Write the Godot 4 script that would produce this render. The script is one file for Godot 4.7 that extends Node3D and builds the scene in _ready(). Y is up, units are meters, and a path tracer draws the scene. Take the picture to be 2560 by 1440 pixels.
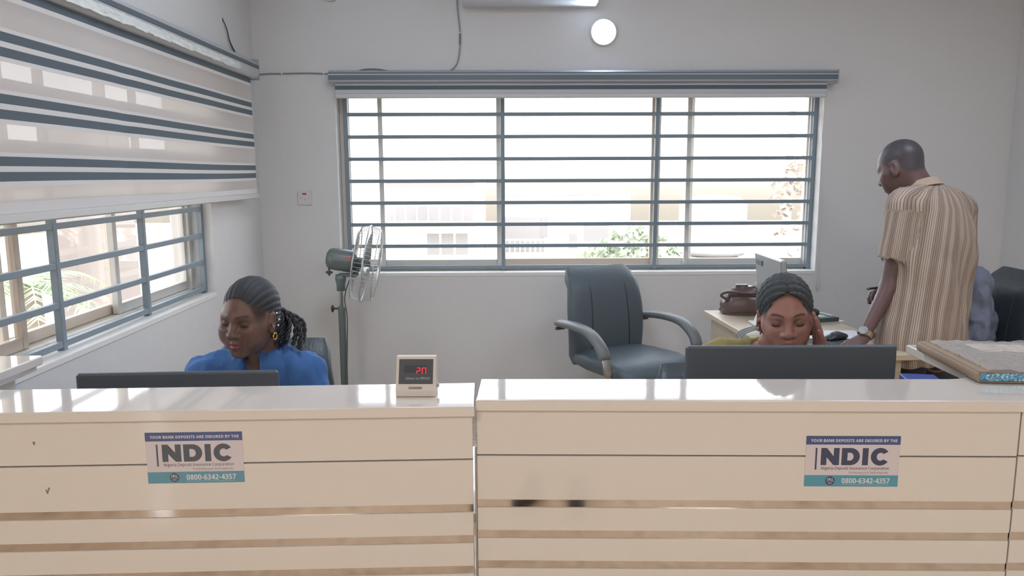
extends Node3D
# A bank back office seen over its reception counter. Units are metres, y is up, the camera looks along -z.

# ---------------------------------------------------------------- mesh collector
class Sh:
	var P := PackedVector3Array()
	var N := PackedVector3Array()
	var C := PackedColorArray()
	var U := PackedVector2Array()
	var I := PackedInt32Array()
	func v(p: Vector3, n: Vector3, c := Color.WHITE, u := Vector2.ZERO) -> int:
		P.append(p); N.append(n); C.append(c); U.append(u)
		return P.size() - 1
	func tri(a: int, b: int, c: int) -> void:
		var g := (P[b] - P[a]).cross(P[c] - P[a])
		if g.dot(N[a] + N[b] + N[c]) > 0.0:
			I.append(a); I.append(c); I.append(b)
		else:
			I.append(a); I.append(b); I.append(c)
	func face(pts: Array, n: Vector3, c := Color.WHITE) -> void:
		var k := P.size()
		for p in pts: v(p, n, c)
		for i in range(1, pts.size() - 1): tri(k, k + i, k + i + 1)
	func flat(pts: Array, out: Vector3) -> void:
		var n: Vector3 = (pts[1] - pts[0]).cross(pts[2] - pts[0]).normalized()
		if n.dot(out) < 0.0: n = -n
		face(pts, n)
	func rbox(c: Vector3, s: Vector3, r := 0.003, b := Basis()) -> Sh:
		var h := s * 0.5
		r = minf(r, minf(h.x, minf(h.y, h.z)) * 0.9)
		var id := {}
		for sx in [-1, 1]:
			for sy in [-1, 1]:
				for sz in [-1, 1]:
					for ax in 3:
						var p := Vector3(sx * (h.x - (0.0 if ax == 0 else r)), sy * (h.y - (0.0 if ax == 1 else r)), sz * (h.z - (0.0 if ax == 2 else r)))
						var n := Vector3.ZERO
						n[ax] = [sx, sy, sz][ax]
						id[[sx, sy, sz, ax]] = v(c + b * p, b * n)
		for ax in 3:
			var o := (ax + 1) % 3
			var w := (ax + 2) % 3
			for s1 in [-1, 1]:
				var q := []
				for t in [[-1, -1], [1, -1], [1, 1], [-1, 1]]:
					var k := [0, 0, 0]
					k[ax] = s1; k[o] = t[0]; k[w] = t[1]
					q.append(id[[k[0], k[1], k[2], ax]])
				tri(q[0], q[1], q[2]); tri(q[0], q[2], q[3])
				for s2 in [-1, 1]:   # the chamfer between the faces ax and o
					var e := []
					for s3 in [-1, 1]:
						var k := [0, 0, 0]
						k[ax] = s1; k[o] = s2; k[w] = s3
						e.append(id[[k[0], k[1], k[2], ax]]); e.append(id[[k[0], k[1], k[2], o]])
					tri(e[0], e[1], e[3]); tri(e[0], e[3], e[2])
		for sx in [-1, 1]:
			for sy in [-1, 1]:
				for sz in [-1, 1]:
					tri(id[[sx, sy, sz, 0]], id[[sx, sy, sz, 1]], id[[sx, sy, sz, 2]])
		return self
	func bx(a: Vector3, b: Vector3, r := 0.002) -> Sh:
		return rbox((a + b) * 0.5, (b - a).abs(), r)
	# a grid of points (rows of equal length); wrap joins last column to first; normals from the grid, away from `inside` when given
	func grid(rows: Array, wrap := false, col := Color.WHITE, flip := false) -> Sh:
		var nr := rows.size()
		var nc: int = rows[0].size()
		var k := P.size()
		for i in nr:
			for j in nc:
				var a: Vector3 = rows[mini(i + 1, nr - 1)][j] - rows[maxi(i - 1, 0)][j]
				var jn := (j + 1) % nc if wrap else mini(j + 1, nc - 1)
				var jp := (j - 1 + nc) % nc if wrap else maxi(j - 1, 0)
				var b: Vector3 = rows[i][jn] - rows[i][jp]
				var n := a.cross(b)
				n = n.normalized() if n.length() > 1e-14 else Vector3.UP
				v(rows[i][j], -n if flip else n, col, Vector2(float(j) / maxf(nc - 1, 1), float(i) / maxf(nr - 1, 1)))
		for i in nr - 1:
			for j in (nc if wrap else nc - 1):
				var j2 := (j + 1) % nc
				var a := k + i * nc + j
				var b := k + i * nc + j2
				var c := k + (i + 1) * nc + j2
				var d := k + (i + 1) * nc + j
				tri(a, b, c); tri(a, c, d)
		return self
	# closed rings lofted into a solid with capped ends; rings run so that outward normals result
	func loft(rings: Array, col := Color.WHITE, caps := true) -> Sh:
		var mid := Vector3.ZERO
		for p in rings[0]: mid += p
		mid /= rings[0].size()
		var mid1 := Vector3.ZERO
		for p in rings[1]: mid1 += p
		mid1 /= rings[1].size()
		var a: Vector3 = rings[1][0] - rings[0][0]
		var b: Vector3 = rings[0][1] - rings[0][rings[0].size() - 1]
		var fl := a.cross(b).dot(rings[0][0] - mid) < 0.0
		grid(rings, true, col, fl)
		if caps:
			for e in [0, rings.size() - 1]:
				var r: Array = rings[e]
				var c := Vector3.ZERO
				for p in r: c += p
				c /= r.size()
				var n := Vector3.ZERO
				for j in r.size(): n += (r[j] - c).cross(r[(j + 1) % r.size()] - c)
				n = n.normalized()
				if n.dot((mid1 - mid) if e else (mid - mid1)) < 0.0 and rings.size() == 2: n = -n
				elif rings.size() > 2:
					var q: Array = rings[1 if e == 0 else rings.size() - 2]
					var cq := Vector3.ZERO
					for p in q: cq += p
					cq /= q.size()
					if n.dot(c - cq) < 0.0: n = -n
				var k := v(c, n, col)
				for p in r: v(p, n, col)
				for j in r.size(): tri(k, k + 1 + j, k + 1 + (j + 1) % r.size())
		return self
	func tube(pts: Array, r0: float, r1 := -1.0, seg := 8, caps := true) -> Sh:
		if r1 < 0.0: r1 = r0
		var rings := []
		var up := Vector3.ZERO
		for i in pts.size():
			var t: Vector3 = (pts[mini(i + 1, pts.size() - 1)] - pts[maxi(i - 1, 0)]).normalized()
			if up == Vector3.ZERO: up = (Vector3.UP if absf(t.y) < 0.9 else Vector3.RIGHT)
			var s := t.cross(up).normalized()
			up = s.cross(t).normalized()
			var r := lerpf(r0, r1, float(i) / maxf(pts.size() - 1, 1))
			var ring := []
			for j in seg:
				var an := TAU * j / seg
				ring.append(pts[i] + (s * cos(an) + up * sin(an)) * r)
			rings.append(ring)
		return loft(rings, Color.WHITE, caps)
	# profile of (radius, height) points turned round the y axis of xf
	func lathe(prof: Array, xf := Transform3D(), seg := 24) -> Sh:
		var rows := []
		for q in prof:
			var ring := []
			for j in seg:
				var an := TAU * j / seg
				ring.append(xf * Vector3(cos(an) * maxf(q.x, 1e-5), q.y, sin(an) * maxf(q.x, 1e-5)))
			rows.append(ring)
		var k := P.size()
		grid(rows, true)
		# turn normals outwards
		var w := 0.0
		var axis := xf.basis.y.normalized()
		for i in range(k, P.size()):
			var d := P[i] - xf.origin
			d -= axis * d.dot(axis)
			w += d.dot(N[i])
		if w < 0.0:
			for i in range(k, P.size()): N[i] = -N[i]
			for i in range(0, I.size(), 3):
				if I[i] >= k:
					var t := I[i + 1]
					I[i + 1] = I[i + 2]; I[i + 2] = t
		return self
	# polygon in the xy plane of xf pushed out along +z
	func prism(poly: Array, depth: float, xf := Transform3D(), smooth := false) -> Sh:
		var pk := PackedVector2Array(poly)
		var ix := Geometry2D.triangulate_polygon(pk)
		for e in [0.0, depth]:
			var k := P.size()
			for p in pk: v(xf * Vector3(p.x, p.y, e), xf.basis * Vector3(0, 0, 1 if e > 0.0 else -1))
			for i in range(0, ix.size(), 3): tri(k + ix[i], k + ix[i + 1], k + ix[i + 2])
		var cw := Geometry2D.is_polygon_clockwise(pk)
		for i in pk.size():
			var a := pk[i]
			var b := pk[(i + 1) % pk.size()]
			var n2 := (b - a).orthogonal().normalized() * (1.0 if cw else -1.0)
			n2 = -n2
			# orthogonal() turns 90 degrees; test which side is outside
			if Geometry2D.is_point_in_polygon((a + b) * 0.5 + n2 * 1e-4, pk): n2 = -n2
			var n := xf.basis * Vector3(n2.x, n2.y, 0)
			var na := n
			var nb := n
			if smooth:
				var z := pk[(i - 1 + pk.size()) % pk.size()]
				var y := pk[(i + 2) % pk.size()]
				var m0 := (a - z).orthogonal().normalized()
				var m1 := (b - a).orthogonal().normalized()
				var m2 := (y - b).orthogonal().normalized()
				var sg := 1.0 if m1.dot(n2) > 0.0 else -1.0
				if m0.dot(m1) > 0.6: na = (xf.basis * Vector3(m0.x + m1.x, m0.y + m1.y, 0)).normalized() * sg
				if m2.dot(m1) > 0.6: nb = (xf.basis * Vector3(m2.x + m1.x, m2.y + m1.y, 0)).normalized() * sg
			var k := P.size()
			v(xf * Vector3(a.x, a.y, 0), na); v(xf * Vector3(b.x, b.y, 0), nb)
			v(xf * Vector3(b.x, b.y, depth), nb); v(xf * Vector3(a.x, a.y, depth), na)
			tri(k, k + 1, k + 2); tri(k, k + 2, k + 3)
		return self
	func ball(c: Vector3, r: Vector3, b := Basis(), seg := 12, rows := 8) -> Sh:
		var k := P.size()
		for i in rows + 1:
			var th := PI * i / rows
			for j in seg:
				var an := TAU * j / seg
				var d := Vector3(sin(th) * cos(an), cos(th), sin(th) * sin(an))
				v(c + b * (d * r), (b * (d / r)).normalized())
		for i in rows:
			for j in seg:
				var j2 := (j + 1) % seg
				if i > 0: tri(k + i * seg + j, k + i * seg + j2, k + (i + 1) * seg + j2)
				if i < rows - 1: tri(k + i * seg + j, k + (i + 1) * seg + j2, k + (i + 1) * seg + j)
		return self
	func mesh(m: Material) -> ArrayMesh:
		var am := ArrayMesh.new()
		var a := []
		a.resize(Mesh.ARRAY_MAX)
		a[Mesh.ARRAY_VERTEX] = P; a[Mesh.ARRAY_NORMAL] = N; a[Mesh.ARRAY_COLOR] = C; a[Mesh.ARRAY_TEX_UV] = U; a[Mesh.ARRAY_INDEX] = I
		am.add_surface_from_arrays(Mesh.PRIMITIVE_TRIANGLES, a)
		am.surface_set_material(0, m)
		return am

# ---------------------------------------------------------------- smooth solids: tapered capsules and ellipsoids, blended, meshed as surface nets
class Sdf:
	var kind := PackedInt32Array()   # 0 capsule, 1 ellipsoid
	var op := PackedInt32Array()     # 0 join, 1 cut
	var A := PackedVector3Array()
	var B := PackedVector3Array()
	var R := PackedVector3Array()
	var K := PackedFloat32Array()
	var X: Array[Basis] = []
	var noise: FastNoiseLite
	var amp := 0.0
	var squash := Vector3.ONE
	var ridge: Callable
	var grow := 0.0
	func cap(a: Vector3, b: Vector3, ra: float, rb: float, k := 0.012, cut := 0) -> void:
		kind.append(0); op.append(cut); A.append(a); B.append(b)
		var g := grow if cut == 0 else 0.0
		R.append(Vector3(ra + g, rb + g, 0)); K.append(k); X.append(Basis())
	func ell(c: Vector3, r: Vector3, k := 0.012, b := Basis(), cut := 0) -> void:
		kind.append(1); op.append(cut); A.append(c); B.append(c)
		var g := grow if cut == 0 else 0.0
		R.append(r + Vector3(g, g, g)); K.append(k); X.append(b.inverse())
	func chain(pts: Array, r0: float, r1: float, k := 0.01) -> void:
		for i in pts.size() - 1:
			cap(pts[i], pts[i + 1], lerpf(r0, r1, float(i) / (pts.size() - 1)), lerpf(r0, r1, float(i + 1) / (pts.size() - 1)), k)
	func one(i: int, p: Vector3) -> float:
		if kind[i] == 0:
			var a := A[i]
			var ab := B[i] - a
			var t := clampf((p - a).dot(ab) / maxf(ab.length_squared(), 1e-12), 0.0, 1.0)
			var r := R[i]
			return (p - a - ab * t).length() - lerpf(r.x, r.y, t)
		var q := X[i] * (p - A[i])
		var r := R[i]
		var s := q / r
		var k0 := s.length()
		if k0 < 1e-4: return -minf(r.x, minf(r.y, r.z))
		return k0 * (k0 - 1.0) / (s / r).length()
	func eval(p: Vector3, ix: PackedInt32Array) -> float:
		var d := 1e3
		for i in ix:
			var e := one(i, p)
			var k := K[i]
			if op[i] == 0:
				var h := maxf(k - absf(d - e), 0.0)
				d = minf(d, e) - h * h / (4.0 * k)
			else:
				var h := maxf(k - absf(d + e), 0.0)
				d = maxf(d, -e) + h * h / (4.0 * k)
		if amp > 0.0: d += amp * noise.get_noise_3dv(p * squash)
		if ridge.is_valid(): d += ridge.call(p)
		return d
	func net(sh: Sh, lo: Vector3, hi: Vector3, cell: float, col: Callable, xf := Transform3D()) -> void:
		var bs := 6
		var n := Vector3i(((hi - lo) / (cell * bs)).ceil())
		var nx := n.x * bs + 1
		var ny := n.y * bs + 1
		var nz := n.z * bs + 1
		var F := PackedFloat32Array(); F.resize(nx * ny * nz); F.fill(1e9)
		var V := PackedInt32Array(); V.resize(nx * ny * nz); V.fill(-1)
		var half := cell * bs * 0.5 * 1.75
		var blocks := []
		var all := PackedInt32Array(range(kind.size()))
		var extra := amp + 0.004
		for bz in n.z:
			for by in n.y:
				for bx in n.x:
					var c := lo + Vector3(bx + 0.5, by + 0.5, bz + 0.5) * (cell * bs)
					var d := 1e3
					var ds := PackedFloat32Array()
					for i in all:
						var e := one(i, c)
						ds.append(e)
						if op[i] == 0: d = minf(d, e - K[i] * 0.25)
					if d > half * 1.3 + extra: continue
					var keep := PackedInt32Array()
					for i in all:
						if op[i] == 0:
							if ds[i] < d + 2.6 * half + K[i] + extra: keep.append(i)
						elif ds[i] < 1.5 * half + K[i] + extra: keep.append(i)
					if absf(eval(c, keep)) > half * 1.35 + extra: continue
					blocks.append(Vector3i(bx, by, bz))
					for k in bs + 1:
						for j in bs + 1:
							var row := ((bz * bs + k) * ny + by * bs + j) * nx + bx * bs
							var q := lo + Vector3(bx * bs, by * bs + j, bz * bs + k) * cell
							for i in bs + 1:
								if F[row + i] > 1e8: F[row + i] = eval(q + Vector3(i * cell, 0, 0), keep)
		var sx := 1
		var sy := nx
		var sz := nx * ny
		var o8 := [0, sx, sy, sx + sy, sz, sx + sz, sy + sz, sx + sy + sz]
		var edges := [[0, 1], [2, 3], [4, 5], [6, 7], [0, 2], [1, 3], [4, 6], [5, 7], [0, 4], [1, 5], [2, 6], [3, 7]]
		var corner := []
		for q in 8: corner.append(Vector3(q & 1, (q >> 1) & 1, (q >> 2) & 1))
		var cells := PackedInt32Array()
		var nb := xf.basis.orthonormalized()
		for b in blocks:
			for k in range(b.z * bs, b.z * bs + bs):
				for j in range(b.y * bs, b.y * bs + bs):
					for i in range(b.x * bs, b.x * bs + bs):
						var at := (k * ny + j) * nx + i
						var m := 0
						for q in 8:
							if F[at + o8[q]] < 0.0: m += 1
						if m == 0 or m == 8: continue
						var s := Vector3.ZERO
						var cnt := 0
						for e in edges:
							var f0 := F[at + o8[e[0]]]
							var f1 := F[at + o8[e[1]]]
							if (f0 < 0.0) != (f1 < 0.0):
								s += (corner[e[0]] as Vector3).lerp(corner[e[1]], f0 / (f0 - f1))
								cnt += 1
						s /= cnt
						var g := Vector3.ZERO
						for q in 8: g += (corner[q] * 2.0 - Vector3.ONE) * F[at + o8[q]]
						var p := lo + (Vector3(i, j, k) + s) * cell
						V[at] = sh.v(xf * p, nb * g.normalized(), col.call(p))
						cells.append(at)
		for at in cells:
			var f := F[at]
			for ax in 3:
				var st: int = [sx, sy, sz][ax]
				var u: int = [sy, sz, sx][ax]
				var w: int = [sz, sx, sy][ax]
				if at - u - w < 0: continue
				if (f < 0.0) != (F[at + st] < 0.0):
					var a := V[at]
					var b := V[at - u]
					var c := V[at - u - w]
					var d := V[at - w]
					if b < 0 or c < 0 or d < 0: continue
					sh.tri(a, b, c); sh.tri(a, c, d)

# ---------------------------------------------------------------- naming and describing
var used := {}
func numbered(called: String) -> String:
	if not used.has(called):
		used[called] = 0
		return called
	used[called] += 1
	return "%s_%03d" % [called, used[called]]
func tag(o: Node, label: String, category: String, group := "") -> Node:
	o.set_meta("label", label)
	o.set_meta("category", category)
	if group != "": o.set_meta("group", group)
	return o
func thing(called: String, label: String, category: String, at := Vector3.ZERO, turn := 0.0, group := "") -> Node3D:
	var o := Node3D.new()
	o.name = numbered(called)
	add_child(o)
	o.position = at
	o.rotation.y = turn
	tag(o, label, category, group)
	return o
func obj(called: String, sh: Sh, m: Material, parent: Node = null) -> MeshInstance3D:
	var o := MeshInstance3D.new()
	o.mesh = sh.mesh(m)
	if parent == null:
		o.name = numbered(called)
		add_child(o)
	else:
		o.name = called
		parent.add_child(o, true)
	return o
func struct(called: String, sh: Sh, m: Material, label: String) -> MeshInstance3D:
	var o := obj(called, sh, m)
	o.set_meta("kind", "structure")
	o.set_meta("label", label)
	return o

# ---------------------------------------------------------------- materials
func mat(hex: String, rough := 0.6, metal := 0.0, spec := 0.5) -> StandardMaterial3D:
	var m := StandardMaterial3D.new()
	m.albedo_color = Color(hex)
	m.roughness = rough
	m.metallic = metal
	m.metallic_specular = spec
	return m
func tex(noise: FastNoiseLite, size: int, ramp: Gradient = null, normal := false, strength := 4.0) -> NoiseTexture2D:
	var t := NoiseTexture2D.new()
	t.width = size; t.height = size
	t.seamless = true
	t.noise = noise
	if ramp: t.color_ramp = ramp
	t.as_normal_map = normal
	t.bump_strength = strength
	t.generate_mipmaps = false
	return t
func fnl(freq: float, sd := 1, oct := 4, kind := FastNoiseLite.TYPE_SIMPLEX_SMOOTH) -> FastNoiseLite:
	var n := FastNoiseLite.new()
	n.seed = sd; n.frequency = freq; n.noise_type = kind
	n.fractal_octaves = oct
	return n
func ramp(stops: Array) -> Gradient:
	var g := Gradient.new()
	g.offsets = PackedFloat32Array(stops.map(func(s): return s[0]))
	g.colors = PackedColorArray(stops.map(func(s): return Color(s[1])))
	return g
func rough_bump(m: StandardMaterial3D, freq: float, strength: float, scale: float, sd := 3) -> StandardMaterial3D:
	m.normal_enabled = true
	m.normal_texture = tex(fnl(freq, sd), 256, null, true, strength)
	m.uv1_triplanar = true
	m.uv1_scale = Vector3.ONE * scale
	return m
var M := {}

func _ready() -> void:
	# camera
	var cam := Camera3D.new()
	cam.name = "camera"
	cam.fov = 41.40
	cam.near = 0.05; cam.far = 400.0
	cam.transform = Transform3D(Basis(Vector3(0.9999, -0.0037, 0.0166), Vector3(0.0061, 0.9888, -0.1494), Vector3(-0.0159, 0.1495, 0.9886)).orthonormalized(), Vector3(0, 1.55, 0))
	add_child(cam)
	cam.current = true
	# sky: a bright hazy white day
	var env := Environment.new()
	var sky := Sky.new()
	var sm := ProceduralSkyMaterial.new()
	sm.sky_top_color = Color(0.93, 0.96, 1.0)
	sm.sky_horizon_color = Color(1.0, 1.0, 1.0)
	sm.ground_horizon_color = Color(0.9, 0.88, 0.84)
	sm.ground_bottom_color = Color(0.62, 0.58, 0.52)
	sm.sky_energy_multiplier = 2.17
	sm.ground_energy_multiplier = 1.4
	sky.sky_material = sm
	env.background_mode = Environment.BG_SKY
	env.sky = sky
	env.tonemap_mode = Environment.TONE_MAPPER_LINEAR
	env.tonemap_exposure = 1.0
	env.sdfgi_enabled = true
	env.ssao_enabled = true
	env.ssil_enabled = true
	var we := WorldEnvironment.new()
	we.name = "world_environment"
	we.environment = env
	add_child(we)
	# unseen ceiling panels behind the camera, placed to light counter and office from the front
	unseen_panel(Vector3(-1.4, 2.9, 1.2), "unseen square ceiling panel lighting the counter front, left of the camera", 2.8)
	unseen_panel(Vector3(1.4, 2.9, 1.2), "unseen square ceiling panel lighting the counter front, right of the camera", 2.8)
	unseen_panel(Vector3(-1.4, 2.9, 3.4), "unseen square ceiling panel lighting the hall from its rear, nearest the glass door", 2.8)
	unseen_panel(Vector3(1.4, 2.9, 3.4), "unseen square ceiling panel lighting the hall from its rear, farthest from the glass door", 2.8)
	# two unseen cool ceiling panels, out of view, placed to light the upper office walls
	unseen_panel(Vector3(-0.2, CEIL - 0.08, -2.7), "unseen cool white ceiling panel lighting the office walls, over the empty armchair", 1.5, Color(0.88, 0.93, 1.0))
	unseen_panel(Vector3(1.9, CEIL - 0.08, -2.7), "unseen cool white ceiling panel lighting the office walls, over the standing man", 1.3, Color(0.88, 0.93, 1.0))
	materials()
	room()
	outside()
	window_things()
	wall_things()
	counters()
	counter_things()
	back_desk()
	chairs()
	fan()
	people()

func unseen_panel(p: Vector3, label: String, energy: float, tone := Color(1.0, 0.97, 0.93)) -> void:
	var t := thing("unseen_ceiling_panel", label, "ceiling light", p, 0.0, "unseen square ceiling panels")
	var fr := Sh.new()
	for s in [-1, 1]:
		fr.rbox(Vector3(s * 0.31, 0.02, 0), Vector3(0.02, 0.04, 0.64)); fr.rbox(Vector3(0, 0.02, s * 0.31), Vector3(0.6, 0.04, 0.02))
	obj("frame", fr, mat("f2f2f0", 0.5), t)
	var m := mat("ffffff", 0.6)
	m.emission_enabled = true; m.emission = tone; m.emission_energy_multiplier = 4.0
	obj("diffuser", Sh.new().rbox(Vector3(0, 0.03, 0), Vector3(0.6, 0.02, 0.6)), m, t)
	var l := AreaLight3D.new()
	l.name = "lamp"
	l.area_size = Vector2(0.6, 0.6)
	l.light_color = tone
	l.light_energy = energy
	l.shadow_enabled = true
	l.set("area_range", 12.0)
	l.rotation_degrees.x = -90
	l.position.y = 0.01
	t.add_child(l)

func materials() -> void:
	M.wall = mat("dfdedd", 0.85, 0.0, 0.3)
	rough_bump(M.wall, 0.02, 0.7, 1.5)
	M.white = mat("ecebe8", 0.5)
	M.frame = mat("d9d6d0", 0.4)
	M.frame_warm = mat("d2c2b2", 0.45)
	M.grille = mat("84919a", 0.5, 0.0)
	M.laminate = mat("e2dcd6", 0.07, 0.0, 0.55)
	M.laminate.clearcoat_enabled = true
	M.laminate.clearcoat = 0.5
	M.laminate.clearcoat_roughness = 0.04
	M.mirror = mat("d8d2cb", 0.06, 1.0)
	M.groove = mat("5c5a57", 0.4, 0.3)
	M.black = mat("4b535d", 0.5)
	M.black_gloss = mat("33373c", 0.12)
	M.leather = mat("566168", 0.45)
	rough_bump(M.leather, 0.05, 1.5, 5.0)
	M.steel = mat("c2c2c0", 0.22, 1.0)
	M.glass = mat("f4faf8", 0.02)
	M.glass.transparency = BaseMaterial3D.TRANSPARENCY_ALPHA
	M.glass.albedo_color.a = 0.06
	M.wood = mat("cdbfa8", 0.35)
	M.wood.albedo_texture = tex(fnl(0.012, 8), 512, ramp([[0.0, "c9bca6"], [0.5, "d4c8b4"], [1.0, "dccfbb"]]))
	M.wood.uv1_triplanar = true
	M.wood.uv1_scale = Vector3(0.6, 4.0, 0.6)
	M.wood.albedo_color = Color("f4f0ea")
	M.paper = mat("e8eaf2", 0.8)
	M.marble = mat("ffffff", 0.05)
	var mn := fnl(0.006, 21, 5)
	mn.domain_warp_enabled = true
	mn.domain_warp_amplitude = 60.0
	M.marble.albedo_texture = tex(mn, 1024, ramp([[0.0, "9a8470"], [0.38, "cdb9a6"], [0.5, "dccbba"], [0.56, "b9a08a"], [0.62, "d3bfac"], [1.0, "b49b85"]]))
	M.marble.uv1_triplanar = true
	M.marble.uv1_world_triplanar = true
	M.marble.uv1_scale = Vector3.ONE * 0.9

# a wall slab in the plane across `axis` with one rectangular hole
func slab_with_hole(axis: int, at0: float, at1: float, u0: float, u1: float, v0: float, v1: float, h: Array) -> Sh:
	var s := Sh.new()
	for q in [[u0, h[0], v0, v1], [h[1], u1, v0, v1], [h[0], h[1], v0, h[2]], [h[0], h[1], h[3], v1]]:
		if q[1] - q[0] < 1e-4: continue
		if axis == 2: s.bx(Vector3(q[0], q[2], at0), Vector3(q[1], q[3], at1), 0.0005)
		else: s.bx(Vector3(at0, q[2], q[0]), Vector3(at1, q[3], q[1]), 0.0005)
	return s

const XL := -1.52
const XR := 3.27
const ZB := -4.9
const CEIL := 2.98
func room() -> void:
	struct("floor", Sh.new().bx(Vector3(-3.8, -0.2, -5.2), Vector3(3.5, 0, 5.2)), M.marble, "tan marble tiled floor with soft veins")
	struct("ceiling", Sh.new().bx(Vector3(-3.8, CEIL, -5.2), Vector3(3.5, CEIL + 0.2, 5.2)), M.wall, "flat white ceiling")
	struct("wall_back", slab_with_hole(2, ZB - 0.2, ZB, XL - 0.22, XR + 0.2, 0, CEIL, [-1.023, 2.055, 0.907, 2.12]), M.wall, "white back wall around the wide barred window")
	struct("wall_left", slab_with_hole(0, XL - 0.22, XL, -4.9, -1.4, 0, CEIL, [-4.06, -1.9, 0.918, 2.12]), M.wall, "white left wall around the side window")
	struct("wall_right", Sh.new().bx(Vector3(XR, 0, -4.9), Vector3(XR + 0.2, CEIL, 5.0)), M.wall, "white wall at the right end of the office")
	struct("wall_jog", Sh.new().bx(Vector3(-3.6, 0, -1.6), Vector3(XL - 0.22, CEIL, -1.4)), M.wall, "white wall where the hall widens")
	struct("wall_hall", Sh.new().bx(Vector3(-3.8, 0, -1.6), Vector3(-3.6, CEIL, 5.0)), M.wall, "white left wall of the hall")
	struct("wall_rear", slab_with_hole(2, 4.5, 4.7, -3.8, XR + 0.2, 0, CEIL, [-3.52, -3.2, 0.0, 2.2]), M.wall, "white rear wall of the hall with the glass door")
	# unseen glazed door behind the camera, placed for the bright streak in the counter
	var d := Node3D.new()
	d.name = "unseen_door_1"
	add_child(d)
	d.set_meta("kind", "structure"); d.set_meta("label", "unseen glass door in the rear wall, placed for the bright streak in the counter")
	var fr := Sh.new()
	for x in [-3.505, -3.215]: fr.bx(Vector3(x - 0.015, 0, 4.55), Vector3(x + 0.015, 2.2, 4.63))
	fr.bx(Vector3(-3.52, 2.15, 4.55), Vector3(-3.2, 2.2, 4.63)); fr.bx(Vector3(-3.52, 0, 4.55), Vector3(-3.2, 0.04, 4.63))
	obj("door_frame", fr, M.frame, d)
	obj("pane", Sh.new().bx(Vector3(-3.49, 0.04, 4.585), Vector3(-3.23, 2.15, 4.595), 0.0), M.glass, d)
	# unseen dark double door, placed to darken the reflection in the mirror strips
	d = Node3D.new()
	d.name = "unseen_door_2"
	add_child(d)
	d.set_meta("kind", "structure"); d.set_meta("label", "unseen dark brown double door in the hall side wall, placed to darken the mirror strips")
	for z in [1.9, 3.05]:
		obj("leaf", Sh.new().bx(Vector3(-3.6, 0.01, z), Vector3(-3.555, 2.2, z + 1.1), 0.004), mat("5d4a3c", 0.45), d)
		for y in [0.2, 1.2]: obj("door_panel", Sh.new().bx(Vector3(-3.56, y, z + 0.15), Vector3(-3.54, y + 0.8, z + 0.95), 0.01), mat("66523f", 0.45), d)
	sliding_window("window_1", "wide aluminium sliding window in the back wall", false)
	sliding_window("window_2", "aluminium sliding window in the left wall", true)

# Both windows are built along a run `u` (x for the back wall, -z for the left wall) with depth w going outwards.
func wpt(side: bool, u: float, y: float, w: float) -> Vector3:
	return Vector3(XL - w, y, -u) if side else Vector3(u, y, ZB - w)
func wbox(s: Sh, side: bool, u0: float, u1: float, y0: float, y1: float, w0: float, w1: float, r := 0.003) -> void:
	s.bx(wpt(side, u0, y0, w0), wpt(side, u1, y1, w1), r)
func sliding_window(called: String, label: String, side: bool) -> void:
	var t := Node3D.new()
	t.name = called
	add_child(t)
	t.set_meta("kind", "structure"); t.set_meta("label", label)
	var U0 := 1.9 if side else -1.023
	var U1 := 4.06 if side else 2.055
	var Y0 := 0.918 if side else 0.907
	var fr := Sh.new()
	wbox(fr, side, U0, U1, Y0, Y0 + 0.03, 0.11, 0.2); wbox(fr, side, U0, U1, 2.07, 2.12, 0.11, 0.2)
	wbox(fr, side, U0, U0 + 0.035, Y0, 2.12, 0.11, 0.2); wbox(fr, side, U1 - 0.035, U1, Y0, 2.12, 0.11, 0.2)
	obj("frame", fr, M.frame, t)
	# sashes: [from, to, depth, material of the stiles]
	var sash := [[2.0, 2.64, 0.13, M.frame_warm], [2.56, 3.36, 0.165, M.frame_warm], [3.28, 4.04, 0.13, M.frame]] if side else [[-1.0, -0.75, 0.165, M.frame], [-0.782, 0.012, 0.13, M.frame], [-0.014, 1.03, 0.165, M.frame_warm], [1.225, 2.04, 0.13, M.frame], [1.031, 1.28, 0.165, M.frame]]
	for q in sash:
		var s := Sh.new()
		var st := 0.032 if side else 0.03
		wbox(s, side, q[0], q[0] + st, Y0 + 0.031, 2.08, q[2], q[2] + 0.03); wbox(s, side, q[1] - st, q[1], Y0 + 0.031, 2.08, q[2], q[2] + 0.03)
		wbox(s, side, q[0] + st, q[1] - st, Y0 + 0.031, Y0 + 0.075, q[2] + 0.001, q[2] + 0.029); wbox(s, side, q[0] + st, q[1] - st, 2.04, 2.079, q[2] + 0.001, q[2] + 0.029)
		var so := obj("sash", s, q[3], t)
		var g := Sh.new()
		wbox(g, side, q[0] + st, q[1] - st, Y0 + 0.075, 2.04, q[2] + 0.012, q[2] + 0.017, 0.0)
		obj("pane", g, M.glass, so)
	var sl := Sh.new()
	wbox(sl, side, U0, U1, Y0 - 0.02, Y0 + 0.006, -0.004, 0.112, 0.004)
	obj("sill", sl, M.white, t)

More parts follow.
